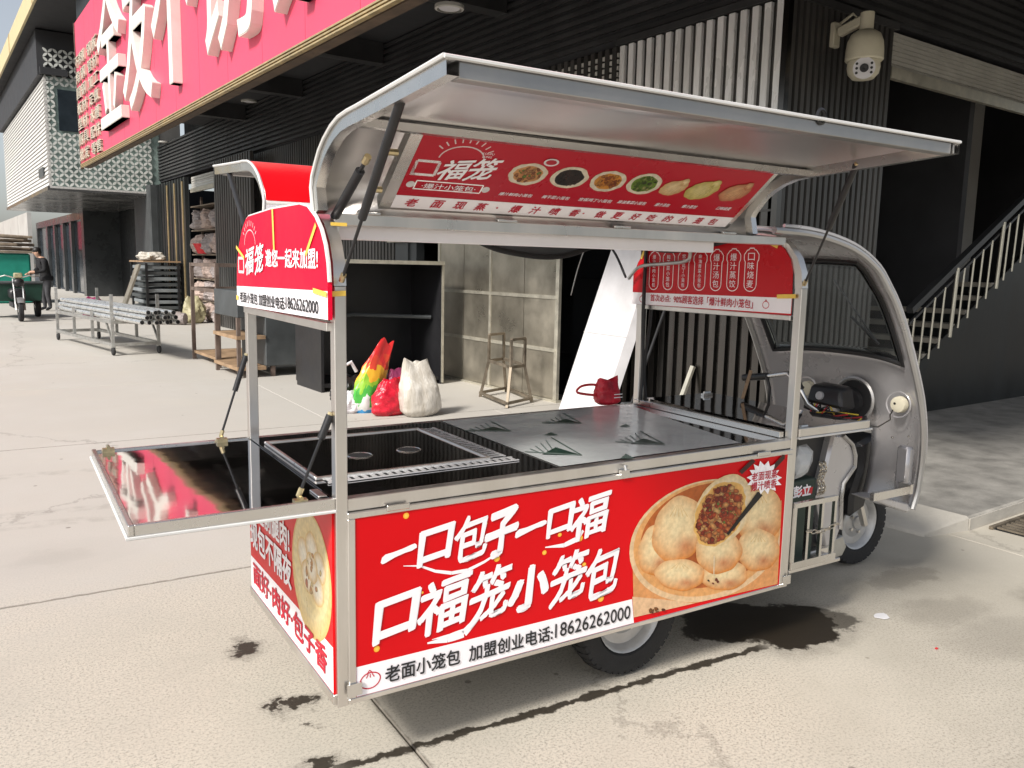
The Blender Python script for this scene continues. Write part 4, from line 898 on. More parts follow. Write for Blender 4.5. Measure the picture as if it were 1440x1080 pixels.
# ---- side hoods
PRF = [(.104, 1.631), (.119, 1.698), (.107, 1.73), (.081, 1.759), (.05, 1.79), (.011, 1.815), (-.04, 1.838), (-.096, 1.853), (-.16, 1.859), (-.216, 1.861), (-.478, 1.875), (-.671, 1.886)]
def hood(x0, x1, my, label, skin2=None):
    pf = [((y if not my else WY+.05-y), z+(.015 if my else 0)) for y, z in PRF]
    s = part(MB().grid([[(x, y, z) for y, z in pf] for x in (x0, x1)]), 'hood', 'hood_in', ct, label)
    md = s.modifiers.new('thickness', 'SOLIDIFY'); md.thickness = .004; md.offset = 0
    sg_ = -1 if not my else 1
    for x, nm in ((x0, 'rear'), (x1, 'front')):
        inn = []
        for i, (y, z) in enumerate(pf):
            a, b = pf[max(i-1, 0)], pf[min(i+1, len(pf)-1)]; d = Vector((b[0]-a[0], b[1]-a[1])).normalized(); nn = Vector((d.y, -d.x)) if not my else Vector((-d.y, d.x))
            cyy = -.25 if not my else WY+.3
            if nn.dot(Vector((cyy-y, 1.62-z))) < 0: nn = -nn
            inn.append((y+nn.x*.034*(-1 if i < 0 else 1), z+nn.y*.034))
        xa, xb = (x+.004, x+.03) if nm == 'rear' else (x-.03, x-.004)
        part(MB().grid([[(xa, y, z-.001) for y, z in pf], [(xb, y, z-.001) for y, z in pf], [(xb, y, z) for y, z in inn], [(xa, y, z) for y, z in inn], [(xa, y, z-.001) for y, z in pf]]), 'rib', 'steel_light', s)
        part(MB().tube([(x, y, z+.001) for y, z in pf], .0048, 6), 'edge_trim', 'white_edge', s)
    ye, ze = pf[-1]
    part(MB().tube([(x0, ye, ze), (x1, ye, ze)], .0048, 6), 'edge_trim', 'white_edge', s)
    y2 = ye-sg_*.006; y3 = ye-sg_*.042
    part(MB().box((x0+.034, min(y2, y3), ze-.036), (x1-.034, max(y2, y3), ze-.004)), 'edge_channel', 'channel', s, bevel=.002)
    part(MB().box((x0+.0315, min(y2, y3)+.003, ze-.033), (x0+.0335, max(y2, y3)-.003, ze-.007)), 'channel_end', 'dark_hole', s)
    part(MB().box((x1-.0335, min(y2, y3)+.003, ze-.033), (x1-.0315, max(y2, y3)-.003, ze-.007)), 'channel_end', 'dark_hole', s)
    if not my:
        part(MB().bar((x0+.03, -.135, 1.84), (x1-.03, -.135, 1.84), .03, .02), 'stiffener', 'steel_light', s)
        for px_, py_ in ((667, 167), (808, 182)):
            c = HZ(px_, py_, 1.87); part(MB().lathe([(.012, 0), (.012, -.004), (0, -.005)], (c[0], c[1], 1.868), n=10), 'rivet', 'brass', s)
        part(MB().lathe([(.016, -.004), (.022, 0), (.016, .006)], (1.05, -.668, 1.893), (0, 1, 0), 14), 'lock', 'black_plastic', s)
    if skin2:
        n = 9; part(MB().grid([[(x, y-.0045, z+.001) for y, z in pf[1:n]] for x in (x0+.006, x1-.006)]), 'shoulder_skin', 'red', s)
        part(MB().add([(x0+.006, pf[0][0]-.006, pf[0][1]-.005), (x1-.006, pf[0][0]-.006, pf[0][1]-.005), (x1-.006, pf[1][0]-.006, pf[1][1]-.014), (x0+.006, pf[1][0]-.006, pf[1][1]-.014)], [(0, 1, 2, 3)]), 'white_strip', 'white_print', s, smooth=False)
        pl = Plane((0, pf[0][0]-.007, 0), (1, 0, 0), (0, 0, 1)); text(pl, '老面现蒸·爆汁喷香', (.1, 1.5, pf[0][1]+.008, pf[0][1]+.036), 'ink_red', s)
    return s
h1 = hood(-.02, 1.665, False, 'open near hood with grey steel underside')
h2 = hood(.06, 1.66, True, 'open far hood with red shoulder', True)

# ---- menu board inside the near hood
MO, MU = np.array([.203, .1, 1.659]), np.array([0, -.216, .174]); ML = np.linalg.norm(MU); MU = MU/ML
MPn = Plane(MO, (1, 0, 0), MU); MW = 1.316
mbx = MB(); n_ = MPn.n
mb_ = part(mbx.hexa([MPn.at(a, b, h) for h in (-.03, 0) for a, b in ((-.035, -.012), (MW+.02, -.012), (MW+.02, ML+.03), (-.035, ML+.03))]), 'menu_board', 'steel_light', ct, 'tilted menu board with seven dishes under the raised hood', smooth=False)
part(MB().add([MPn.at(a, b, .0006) for a, b in ((0, .052), (MW, .052), (MW, ML), (0, ML))], [(0, 1, 2, 3)]), 'red_field', 'crimson', mb_, smooth=False)
part(MB().add([MPn.at(a, b, .0006) for a, b in ((0, 0), (MW, 0), (MW, .051), (0, .051))], [(0, 1, 2, 3)]), 'white_strip', 'white_print', mb_, smooth=False)
zx = lambda x, y: (580+x/2.769, 160+y/2.769)
def mbox(x0, x1, y0, y1): a = zx(x0, y0); b = zx(x1, y1); return MPn.box(a[0], b[0], a[1], b[1])
mq = Print(MPn); fm = lambda x, y: tuple(MPn.px(*zx(x, y)))
a0, a1, b0, b1 = mbox(2, 95, 183, 240); kou(mq, a0+.004, a1, b0+.003, b1, .009, (292, 288, 288))
brush(MPn, [('福', *mbox(110, 215, 175, 255)), ('笼', *mbox(225, 325, 170, 258))], 'white_print', mb_, bold=.015, shear=.2)
c = fm(190, 178); dawn(mq, c[0], c[1], .068, .004, (245, 225, 225))
a0, a1, b0, b1 = mbox(10, 268, 268, 300); kou(mq, a0, a1, b0, b1, .004, (292, 288, 288))
for e, d in ((a0, -1), (a1, 1)): mq.disc(e+d*.014, (b0+b1)/2, .013, .012, (245, 240, 240), (245, 240, 240), n=14, rings=1)
text(MPn, '·爆汁小笼包·', (a0+.02, a1-.02, b0+.006, b1-.006), 'white_print', mb_, bold=.005)
text(MPn, 'KOUFU', mbox(272, 318, 150, 158), 'white_print', mb_, bold=0, res=2); text(MPn, 'LONG', mbox(272, 308, 162, 170), 'white_print', mb_, bold=0, res=2)
def dish(x, y, rx, ry, cols, seed, flat=True):
    c = fm(x, y); r1 = abs(fm(x+rx, y)[0]-fm(x-rx, y)[0])/2; r2 = r1*.68
    mq.disc(c[0], c[1], r1, r2, (250, 244, 232), (236, 222, 196), n=28, rings=2, jit=.07, seed=seed)
    mq.disc(c[0]-.001, c[1], r1*.76, r2*.76, cols[0], cols[1], n=24, rings=2, jit=.1, seed=seed)
    mq.blobs(c[0], c[1], r1*.72, r2*.72, cols, 46, .004, .009, 0, seed)
dish(450, 235, 77, 50, [(190, 120, 70), (220, 160, 100), (150, 80, 40), (120, 150, 60)], 1); dish(612, 248, 74, 48, [(50, 36, 30), (30, 24, 22), (80, 60, 50)], 2)
dish(762, 262, 70, 46, [(200, 120, 40), (220, 150, 60), (150, 70, 30), (180, 90, 30)], 3); dish(903, 272, 68, 45, [(80, 110, 30), (120, 150, 50), (60, 70, 30), (180, 180, 110)], 4)
def pouch(x, y, w, h, c1, c2, seed):
    c = fm(x, y); s = abs(fm(x+w, y)[0]-fm(x-w, y)[0])/2
    mq.disc(c[0], c[1]-.004, s, s*.62, c1, c2, rot=.25, n=26, rings=4, jit=.12, seed=seed); mq.disc(c[0]+s*.55, c[1]+s*.45, s*.3, s*.3, c1, c2, n=12, rings=2, jit=.3, seed=seed)
    for i in range(6): mq.stroke([(c[0]+s*.5, c[1]+s*.4), (c[0]-s*.7+i*s*.26, c[1]-s*.45)], [.0008, .002], c2)
pouch(1018, 284, 52, 40, (248, 226, 180), (214, 168, 110), 5); pouch(1128, 294, 62, 38, (240, 224, 160), (200, 180, 90), 6); pouch(1258, 302, 58, 44, (236, 190, 140), (190, 110, 70), 7)
c = fm(540, 187); mq.disc(c[0], c[1], .026, .015, (250, 246, 246), (250, 240, 240), n=16, rings=1); mq.disc(c[0], c[1], .019, .010, (190, 20, 40), (200, 40, 60), n=12, rings=1)
mq.done('dish_pictures', mb_)
for s, x0, x1, y in (('爆汁鲜肉小笼包', 338, 465, 312), ('梅干菜小笼包', 505, 610, 323), ('宫保鸡丁小笼包', 648, 775, 334), ('麻油青菜小笼包', 800, 908, 343), ('爆汁汤包', 945, 1000, 352), ('爆汁蒸饺', 1050, 1106, 359), ('口味烧麦', 1185, 1238, 366)):
    text(MPn, s, mbox(x0, x1, y-6, y+7), 'white_print', mb_, bold=.008, shear=.25, res=2)
for ch, x in zip('老面现蒸·爆汁喷香·做更好吃的小笼包', (-8, 93, 180, 262, 325, 398, 475, 550, 628, 662, 728, 795, 865, 928, 993, 1052, 1112, 1168)):
    a = fm(x, 352+(x+8)*.058)[0]; v, f = glyph(ch, .0, 3); mn, mx = v.min(0), v.max(0); ww = (v[:, :2]-mn[:2])/np.maximum(mx[:2]-mn[:2], 1e-6); ww, f = fat(ww, f, .02, 1., 6); hh = .006 if ch == '·' else .031
    mt = MB(); mt.add([MPn.at(a+(x_-.5)*hh*1.12+.25*(y_-.5)*hh, .026+(y_-.5)*hh, .002+l_*.00005) for x_, y_, l_ in ww], f)
    part(mt, 'character', 'ink_red', mb_, smooth=False, normals=False)
for b in (.06, .2):
    P = MPn.at(-.045, b, -.006); part(MB().tube([P-np.array([.03, 0, 0]), P], .009, 8), 'clamp', 'brass', mb_)
part(MB().box((.08, -.02, 1.66), (.15, .09, 1.664)), 'end_plate', 'steel_light', mb_) if False else None
for x in (.1, .55, 1.0, 1.5): bxp('hinge', 'steel_light', (x, .088, 1.634), (x+.07, .104, 1.642))

# ---- gas struts
def strut(a, b, frac=.58, r=.011, parent=ct):
    a, b = Vector(a), Vector(b); m = a.lerp(b, frac); s = part(MB().tube([a, m], r, 10), 'gas_strut', 'black_plastic', parent)
    part(MB().tube([m, b], r*.42, 8), 'rod', 'black_plastic', s)
    for e, o in ((a, b), (b, a)):
        d = (o-e).normalized(); part(MB().tube([e-d*.008, e+d*.016], r*.75, 8), 'end_fitting', 'brass', s)
    return s
strut((0.0, -.435, 1.85), (.012, -.03, 1.46), .62); strut((.04, .1, 1.625), (.05, -.11, 1.76), .8, .013)
strut((1.64, -.345, 1.85), (1.85, -.004, 1.46), .5); strut((.075, 1.46, 1.86), (.05, WY-.02, 1.46), .6)
strut((-.004, WY-.02, 1.16), (-.1, WY-.03, .878), .45, .010); strut((-.004, .03, 1.09), (-.09, .035, .88), .3, .011)

# ---- counter
CPn = Plane((0, 0, ZT+.004), (1, 0, 0), (0, 1, 0))
cn = part(MB().box((.001, PW+.002, .83), (1.84, WY-.036, ZT)), 'counter', 'mirror', ct, 'dark mirror-polished steel counter', smooth=False)
part(MB().box((.018, .235, ZT+.0005), (.615, .79, ZT+.006)), 'steamer_plate', 'mirror', cn, bevel=.002, smooth=False)
for a, b in (((.018, .785, 0), (.62, .797, 0)), ((.018, .228, 0), (.62, .24, 0)), ((.018, .24, 0), (.03, .785, 0)), ((.608, .24, 0), (.62, .785, 0))):
    part(MB().box((a[0], a[1], ZT+.001), (b[0], b[1], ZT+.011)), 'plate_rim', 'steel', cn, bevel=.002, smooth=False)
for x, y in ((.246, .459), (.428, .465)):
    part(MB().lathe([(0, .0005), (.038, .0005)], (x, y, ZT+.0065), n=28), 'steam_hole', 'dark_hole', cn); part(MB().lathe([(.037, .0002), (.04, .003), (.044, .0002)], (x, y, ZT+.0062), n=28), 'hole_rim', 'steel_light', cn)
def grate(x0, y0, x1, y1, along, n, name='grate'):
    z0, z1 = ZT+.002, ZT+.0045; w = .009; mb = MB()
    if along == 'x': mb.box((x0, y0, z0), (x1, y0+w, z1)).box((x0, y1-w, z0), (x1, y1, z1))
    else: mb.box((x0, y0, z0), (x0+w, y1, z1)).box((x1-w, y0, z0), (x1, y1, z1))
    gt = part(mb, name, 'grate', cn, smooth=False, bevel=0)
    part(MB().box((x0+.002, y0+.002, ZT+.0006), (x1-.002, y1-.002, ZT+.0016)), 'gutter', 'dark_hole', gt)
    rm = None
    for i in range(n):
        t = (i+.25)/n; t2 = (i+.75)/n
        if along == 'x': b = MB().box((x0+(x1-x0)*t, y0+w, z0), (x0+(x1-x0)*t2, y1-w, z1-.0005))
        else: b = MB().box((x0+w, y0+(y1-y0)*t, z0), (x1-w, y0+(y1-y0)*t2, z1-.0005))
        part(b, 'grate_bar', 'grate', gt, smooth=False)
grate(.628, .245, .69, .80, 'y', 20); grate(.04, .175, .70, .228, 'x', 24)
# protective film with torn printed triangles
fl = part(MB().add([(x, y, ZT+.0025) for x, y in ((.78, .912), (.772, .04), (1.60, .04), (1.775, .912))], [(0, 1, 2, 3)]), 'film_sheet', 'film', cn, 'pale protective film with dark printed triangles', smooth=False)
tq = Print(CPn, lambda x, y: tuple(CPn.px(x, y)))
tq.h = -.0008
for P, d in (([(653, 605), (690, 592), (718, 606)], 1), ([(762, 594), (792, 581), (818, 595)], 1), ([(738, 635), (775, 615), (818, 640)], 1), ([(865, 621), (900, 606), (935, 625)], 1), ([(765, 612), (775, 608), (785, 612)], 0), ([(871, 600), (880, 596), (887, 600)], 0), ([(872, 645), (880, 638), (893, 645)], 0)):
    (x0, y0), (x1, y1), (x2, y2) = P
    if d:
        for i in range(5):
            t = i/5; tq.stroke([(x0+(x1-x0)*t, y0+(y1-y0)*t), (x0+(x1-x0)*t+(x1-x0)*.4, y0+(y2-y0)*t+1)], 1.2, (90, 110, 104))
        tq.poly([(x0+(x2-x0)*.3, y2-1), (x1+(x2-x1)*.15, y1+(y2-y1)*.55), (x2, y2)], (30, 62, 50)); tq.stroke([(x1, y1), (x2, y2)], 1.3, (60, 90, 80)); tq.stroke([(x0, y0), (x2, y2)], 1.2, (120, 136, 130))
    else: tq.poly(P, (70, 96, 86))
tq.done('film_marks', fl)

# ---- fold-out tray at the back
ty = part(MB().box((-.505, .02, .838), (-.002, .93, .852)), 'fold_out_tray', 'mirror', ct, 'fold-out rear tray of mirror-polished steel with white edge', smooth=False)
for a, b in (((-.505, .006, .828), (.0, .02, .862)), ((-.505, .93, .838), (.0, .944, .858)), ((-.519, .006, .832), (-.5055, .944, .862))): bxp('rim', 'steel_light', a, b, ty)
part(MB().tube([(0, .002, .826), (-.522, .002, .83), (-.522, .948, .834), (0, .948, .834)], .0045, 6), 'edge_trim', 'white_edge', ty)
for x, y in ((-.47, .92), (-.1, .92), (-.09, .03)): part(MB().box((x-.018, y-.012, .852), (x+.018, y+.012, .866)).tube([(x, y-.014, .87), (x, y+.014, .87)], .006, 8), 'latch', 'brass', ty)
bxp('hinge', 'steel_light', (-.03, .06, .853), (-.004, .14, .858), ty)

# ---- front shelf beyond the front posts
sf_ = part(MB().box((LX+.002, .006, .852), (2.31, WY-.05, .884)), 'front_shelf', 'mirror', ct, 'dark polished shelf between counter and cab', smooth=False)
bxp('edge_bar', 'steel', (LX+.002, -.008, .862), (2.315, .005, .896), sf_); bxp('edge_trim', 'white_edge', (LX+.002, -.010, .852), (2.335, .006, .861), sf_)
bxp('ledge_strip', 'steel_light', (LX-.06, PW+.002, ZT+.001), (LX-.036, WY-.036, ZT+.026), sf_)
for px_, py_ in ((1130, 602), (994, 554)):
    c = HZ(px_, py_, .892); part(MB().box((c[0]-.03, c[1]-.01, .885), (c[0]+.03, c[1]+.01, .896)).tube([(c[0]-.02, c[1], .9), (c[0]+.02, c[1], .9)], .006, 8), 'latch', 'steel_light', sf_)

# ---- wheels
def wheel(name, x, y, r, w, axis=1, tread=44, front=False):
    """axle along Y"""
    t_ = part(MB().lathe([(r*.6, -w*.30), (r*.66, -w*.46), (r*.82, -w*.5), (r*.93, -w*.44), (r*.97, -w*.3), (r*.975, 0), (r*.97, w*.3), (r*.93, w*.44), (r*.82, w*.5), (r*.66, w*.46), (r*.6, w*.30)], (x, y, r), (0, 1, 0), 48), name, 'rubber', ct)
    for k in range(tread):
        a = 2*math.pi*k/tread; mb = MB(); ca, sa = math.cos(a), math.sin(a); da = .36*2*math.pi/tread
        for s in (-1, 1):
            P = []
            for rr in (r*.93, r):
                for (tt, yy) in ((-da, s*w*.02), (da, s*w*.02), (da+.02, s*w*.46), (-da+.02, s*w*.46)):
                    q = rr if abs(yy) < w*.4 else rr*.955; an = a+tt+(.03 if s > 0 else 0); P.append((x+q*math.sin(an), y+yy, r+q*math.cos(an)))
            mb.hexa(P)
        if k == 0: allm = MB()
        allm.add(mb.v, mb.f)
    part(allm, 'tread', 'rubber', t_, smooth=False, kind='stuff')
    part(MB().lathe([(r*.62, -w*.42), (r*.6, -w*.40), (r*.56, -w*.3), (r*.52, -w*.12), (r*.36, -w*.1), (r*.3, -w*.2), (r*.16, -w*.24), (r*.14, -w*.34), (0, -w*.36)], (x, y, r), (0, 1, 0), 36), 'rim', 'rim', t_)
    part(MB().lathe([(r*.62, w*.42), (r*.56, w*.3), (r*.5, w*.1), (0, w*.1)], (x, y, r), (0, 1, 0), 36), 'rim_back', 'rim', t_)
    for k in range(5):
        a = 2*math.pi*k/5; part(MB().lathe([(.009, 0), (.009, -.012), (0, -.013)], (x+r*.24*math.cos(a), y-w*.22, r+r*.24*math.sin(a)), (0, 1, 0), 6), 'wheel_nut', 'steel', t_)
    return t_
wheel('rear_wheel', 1.165, .165, .235, .115); wheel('rear_wheel', 1.165, WY-.16, .235, .115); fw_ = wheel('front_wheel', 2.96, .49, .225, .1, tread=36)

# ---- cab
CE = [(1.73, 1.655), (1.93, 1.648), (2.1, 1.624), (2.244, 1.585), (2.37, 1.52), (2.45, 1.445), (2.521, 1.367), (2.60, 1.25), (2.676, 1.115), (2.73, 1.01), (2.77, .917), (2.803, .80), (2.816, .682), (2.812, .58), (2.80, .499), (2.775, .43)]
def spl(P, n):
    out = []; k = len(P)-1
    for i in range(k):
        p0, p1, p2, p3 = [Vector(P[max(0, min(k, j))]) for j in (i-1, i, i+1, i+2)]
        for j in range(n):
            t = j/n; out.append(.5*((2*p1)+(-p0+p2)*t+(2*p0-5*p1+4*p2-p3)*t*t+(-p0+3*p1-3*p2+p3)*t**3))
    out.append(Vector(P[-1])); return out
CS = spl(CE, 3); NS = len(CS); NT = 24; Y0c, Y1c = .055, WY-.005
def shell(i, t, off=0.):
    a, b = CS[max(i-1, 0)], CS[min(i+1, NS-1)]; d = (b-a).normalized(); n = Vector((-d.y, d.x)); n = n if n.x+n.y > 0 else -n
    k = i/(NS-1); B = .02+.085*min(1, max(0, (k-.25)/.35)); e = 1-abs(2*t-1)**2.6
    p = CS[i]+n*(B*e+off); return (p.x, Y0c+(Y1c-Y0c)*t, p.y)
def zat(i): return CS[i].y
IW0 = next(i for i in range(NS) if zat(i) < 1.545); IW1 = next(i for i in range(NS) if zat(i) < 1.10); IL = next(i for i in range(NS) if zat(i) < .74)
TW0, TW1 = 2, NT-2
vid = {}; cbm = MB(); V = []; Fs = []; Gf = []
for i in range(NS):
    for j in range(NT+1): V.append(shell(i, j/NT))
for i in range(NS-1):
    for j in range(NT):
        f = (i*(NT+1)+j, i*(NT+1)+j+1, (i+1)*(NT+1)+j+1, (i+1)*(NT+1)+j)
        if IW0 <= i < IW1 and TW0 <= j < TW1: Gf.append(f)
        elif i >= IL and 9 <= j < NT-9: continue
        else: Fs.append(f)
cab = part(MB().add(V, Fs), 'cab_shell', 'cab', ct, 'grey moulded cab shell seen from inside')
md = cab.modifiers.new('thickness', 'SOLIDIFY'); md.thickness = .006; md.offset = 0
ws = part(MB().add(V, Gf), 'windscreen', 'glass', cab); md = ws.modifiers.new('thickness', 'SOLIDIFY'); md.thickness = .004
ring = [shell(IW0, j/NT) for j in range(TW0, TW1+1)]+[shell(i, TW1/NT) for i in range(IW0+1, IW1+1)]+[shell(IW1, j/NT) for j in range(TW1-1, TW0-1, -1)]+[shell(i, TW0/NT) for i in range(IW1-1, IW0, -1)]
part(MB().tube(ring, .014, 8, closed=True), 'window_seal', 'rubber_edge', cab)
for t in (0, 1): part(MB().tube([shell(i, t) for i in range(NS)], .0135, 8), 'flange', 'cab_light', cab)
part(MB().tube([shell(i, 0, .02) for i in range(1, NS-9)], .008, 6), 'outer_bead', 'cab', cab)
part(MB().tube([shell(1, j/NT) for j in range(NT+1)], .012, 6), 'rear_edge', 'cab_light', cab)
# headlight bowl and back covers of the lamps, seen from behind
hl = HX(1200, 562, 2.83); 
part(MB().lathe([(.112, 0), (.118, .006), (.108, .012), (.098, .004)], (2.835, hl[1], hl[2]), (-1, 0, 0), 32), 'headlight_ring', 'cab_light', cab)
part(MB().lathe([(.07, 0), (.062, .02), (.03, .03), (0, .032)], (2.832, hl[1]+.015, hl[2]-.01), (-1, 0, 0), 32), 'headlight_bowl', 'black_plastic', cab)
part(MB().lathe([(.0, .008), (.108, .006)], (2.838, hl[1], hl[2]), (-1, 0, 0), 32), 'bowl_back', 'dark_hole', cab)
for px_, py_ in ((1263, 569), (1134, 546)):
    c = HX(px_, py_, 2.79 if px_ > 1200 else 2.80); X = c[0]
    lc = part(MB().lathe([(0, .008), (.02, .01), (.036, .006), (.038, 0), (.04, -.02)], c, (-1, 0, 0), 24), 'lamp_cover', 'cream', cab)
    part(MB().lathe([(.0, .012), (.006, .011), (.007, .004)], c+np.array([0, .012, .004]), (-1, 0, 0), 8), 'grommet', 'black_plastic', lc)
    part(MB().lathe([(.062, -.006), (.056, .0), (.062, .002)], c, (-1, 0, 0), 24), 'lamp_recess', 'cab', cab)
a_ = HX(1259, 571, 2.82); b_ = HX(1252, 590, 2.7); c2_ = HX(1220, 598, 2.4)
part(MB().tube([a_, a_*.5+b_*.5+np.array([-.02, 0, -.01]), b_, b_*.45+c2_*.55+np.array([0, 0, -.02]), c2_], .0032, 6), 'lamp_wire', 'black_plastic', cab)
wp0, wp1 = HX(1172, 392, 2.62), HX(1236, 484, 2.72); part(MB().tube([wp0, wp1], .004, 6), 'wiper', 'black_plastic', cab); wp2 = HX(1197, 445, 2.68); part(MB().tube([wp2, wp1], .007, 6), 'wiper_arm', 'black_plastic', cab)
for i_, (px_, py_) in enumerate(((1255, 615), (1278, 614))):
    c = HX(px_, py_, 2.78); part(MB().ico(c, (.006, .006, .006), 1), 'bolt', 'steel_light', cab)
part(MB().box((2.74, .075, .50), (2.79, .14, .72)), 'inner_box', 'cab', cab, bevel=.012)
# instrument console, handlebar, wiring
cs0 = HX(1166, 556, 2.62)
co_ = part(MB().hexa([cs0+np.array(v) for v in ((-.05, -.11, -.05), (.08, -.1, -.06), (.08, .1, -.05), (-.05, .1, -.04), (-.03, -.08, .04), (.07, -.08, .05), (.07, .09, .055), (-.03, .09, .045))]), 'instrument_console', 'black_plastic', ct, bevel=.014)
part(MB().lathe([(0, .0), (.02, 0), (.022, -.01)], cs0+np.array([-.05, .02, .0]), (-1, 0, .2), 12), 'gauge', 'cab', co_)
hb0, hb1 = HX(1046, 531, 2.5), HX(1132, 572, 2.5)
hb = part(MB().tube([HX(1080, 529, 2.5), HX(1108, 525, 2.5), HX(1122, 540, 2.5), HX(1135, 568, 2.52), HX(1150, 578, 2.56)], .012, 10), 'handlebar', 'steel_light', ct)
part(MB().tube([hb0, HX(1080, 529, 2.5)], .018, 10), 'grip', 'black_plastic', hb); part(MB().tube([HX(1120, 533, 2.5), HX(1126, 548, 2.505)], .017, 10), 'grip', 'black_plastic', hb)
part(MB().tube([HX(1078, 530, 2.49), HX(1082, 545, 2.49), HX(1080, 575, 2.5)], .008, 6), 'brake_lever', 'black_plastic', hb)
rg = random.Random(5)
for k, (mat_, n) in enumerate((('black_plastic', 7), ('wire_r', 3), ('wire_y', 2))):
    for i in range(n):
        P0 = cs0+np.array([-.03, rg.uniform(-.09, .09), -.04]); P3 = HX(rg.uniform(1160, 1215), rg.uniform(583, 594), 2.4+rg.random()*.2)
        mid = (P0+P3)/2+np.array([rg.uniform(-.05, .05), rg.uniform(-.06, .06), rg.uniform(-.06, .02)])
        pts = spl([tuple(P0), tuple(P0*.6+mid*.4+np.array([-.02, rg.uniform(-.03, .03), -.03])), tuple(mid), tuple(P3)], 4); part(MB().tube(pts, .0035, 5), 'wire', mat_, co_)
part(MB().tube([cs0+np.array([-.04, .1, -.06]), cs0+np.array([-.02, 0, -.085]), cs0+np.array([.0, -.16, -.1]), cs0+np.array([.02, -.2, -.085])], .018, 8), 'cable_loom', 'black_plastic', co_)
sc_ = part(MB().tube([(2.6, .49, .8), (2.86, .49, .42)], .025, 10), 'steering_column', 'black_plastic', ct)
# seat box, battery, chain, side rack, leg shield
sb = part(MB().box((1.93, .16, .3), (2.3, .8, .845)), 'seat_box', 'black_plastic', ct, bevel=.01)
part(MB().box((1.895, .06, .31), (2.09, .158, .66)), 'battery', 'battery', sb, bevel=.006)
BPn = Plane((0, .058, 0), (1, 0, 0), (0, 0, 1))
part(MB().add([BPn.at(a, b, .001) for a, b in ((1.95, .595), (2.06, .595), (2.065, .625), (1.95, .622))], [(0, 1, 2, 3)]), 'label', 'red_plastic', sb, smooth=False)
text(BPn, '彭立', (1.945, 2.05, .592, .64), 'white_print', sb, bold=.04, h=.002)
part(MB().ico((1.985, .07, .735), (.06, .045, .075), 2, .35, 4), 'plastic_bag', 'bag_film', sb, smooth=False)
rk = part(MB().bar((1.88, -.004, .585), (2.14, -.004, .585), .016, .02), 'side_rack', 'steel_light', ct)
for a, b in (((1.88, -.004, .335), (2.15, -.004, .335)),): part(MB().bar(a, b, .016, .03), 'rack_bar', 'steel_light', rk)
for x in (1.885, 1.965, 2.05, 2.13): part(MB().bar((x, -.004, .35), (x, -.004, .575), .014, .014), 'rack_bar', 'steel_light', rk)
part(MB().bar((1.88, .12, .3), (2.25, .12, .3), .04, .04), 'floor_rail', 'steel', rk)
bxp('toe_board', 'steel', (1.88, .0, .3), (2.2, .3, .315), rk)
chp = [(2.075, .03, .735), (2.085, .028, .70), (2.07, .028, .66), (2.085, .025, .62), (2.065, .025, .60)]
cpts = spl(chp, 4)
for s_ in (-.012, .012):
    for i in range(len(cpts)-1):
        p, q = cpts[i], cpts[i+1]; c = (p+q)/2+Vector((s_, 0, 0)); d = (q-p).normalized(); sdv = Vector((1, 0, 0)) if i % 2 else Vector((0, 1, 0)); L = (q-p).length*.62
        part(MB().tube([c+d*L*math.cos(t)+sdv*.007*math.sin(t) for t in [k*2*math.pi/8 for k in range(8)]], .0028, 5, closed=True), 'chain_link', 'chain', rk)
for i in range(7):
    c = Vector((1.97+.028*i, -.014, .47-.012*math.sin(i*.6))); sdv = Vector((0, 0, 1)) if i % 2 else Vector((0, 1, 0))
    part(MB().tube([c+Vector((1, 0, 0))*.017*math.cos(t)+sdv*.008*math.sin(t) for t in [k*2*math.pi/8 for k in range(8)]], .0028, 5, closed=True), 'chain_link', 'chain', rk)
LP = [HY(x, y, .12) for x, y in ((1172, 611), (1192, 611), (1203, 638), (1203, 655), (1186, 682), (1182, 700), (1182, 746), (1176, 764), (1160, 772), (1150, 700), (1163, 650))]
ls = part(MB().prism([(p[0], .12, p[2]) for p in LP], (0, .7, 0)), 'leg_shield', 'cab', ct, bevel=.012)
part(MB().tube([(HY(x, y, .115)[0], .115, HY(x, y, .115)[2]) for x, y in ((1186, 612), (1199, 625), (1203, 640), (1202, 656), (1186, 680), (1183, 700), (1182, 744))], .009, 6), 'bead', 'cab_light', ls)
LP = [HY(x, y, .3) for x, y in ((1113, 803), (1185, 783), (1192, 768), (1186, 752), (1165, 760), (1113, 775))]
part(MB().prism([(p[0], .3, p[2]) for p in LP], (0, .3, 0)), 'lower_fairing', 'galv', ct, bevel=.01)
LP = [HY(x, y, .4) for x, y in ((1206, 626), (1236, 609), (1243, 617), (1236, 640), (1226, 680), (1217, 715), (1196, 730), (1198, 700), (1211, 660), (1213, 640))]
part(MB().prism([(p[0], .4, p[2]) for p in LP], (0, .18, 0)), 'fork_boot', 'black_plastic', ct, bevel=.02)
part(MB().tube([(2.86, .42, .45), (2.96, .42, .225)], .018, 8), 'fork_leg', 'steel', ct); part(MB().tube([(2.86, .56, .45), (2.96, .56, .225)], .018, 8), 'fork_leg', 'steel', ct)
part(MB().lathe([(.245, -.06), (.25, 0), (.245, .06)], (2.96, .49, .225), (0, 1, 0), 16, arc=(-1.2, 1.0)), 'mudguard', 'black_plastic', ct)
part(MB().bar((2.47, .06, .527), (2.72, .06, .527), .02, .036), 'step_bracket', 'steel_light', ct); part(MB().box((2.705, .03, .515), (2.725, .09, .56)), 'bracket_end', 'steel', ct)
SPt = [HY(x, y, .06) for x, y in ((1228, 703), (1245, 700), (1277, 708), (1284, 716), (1276, 721), (1250, 712))]
part(MB().prism([(p[0], .06, p[2]) for p in SPt], (0, .12, 0)), 'step_lip', 'cab', ct, bevel=.006)
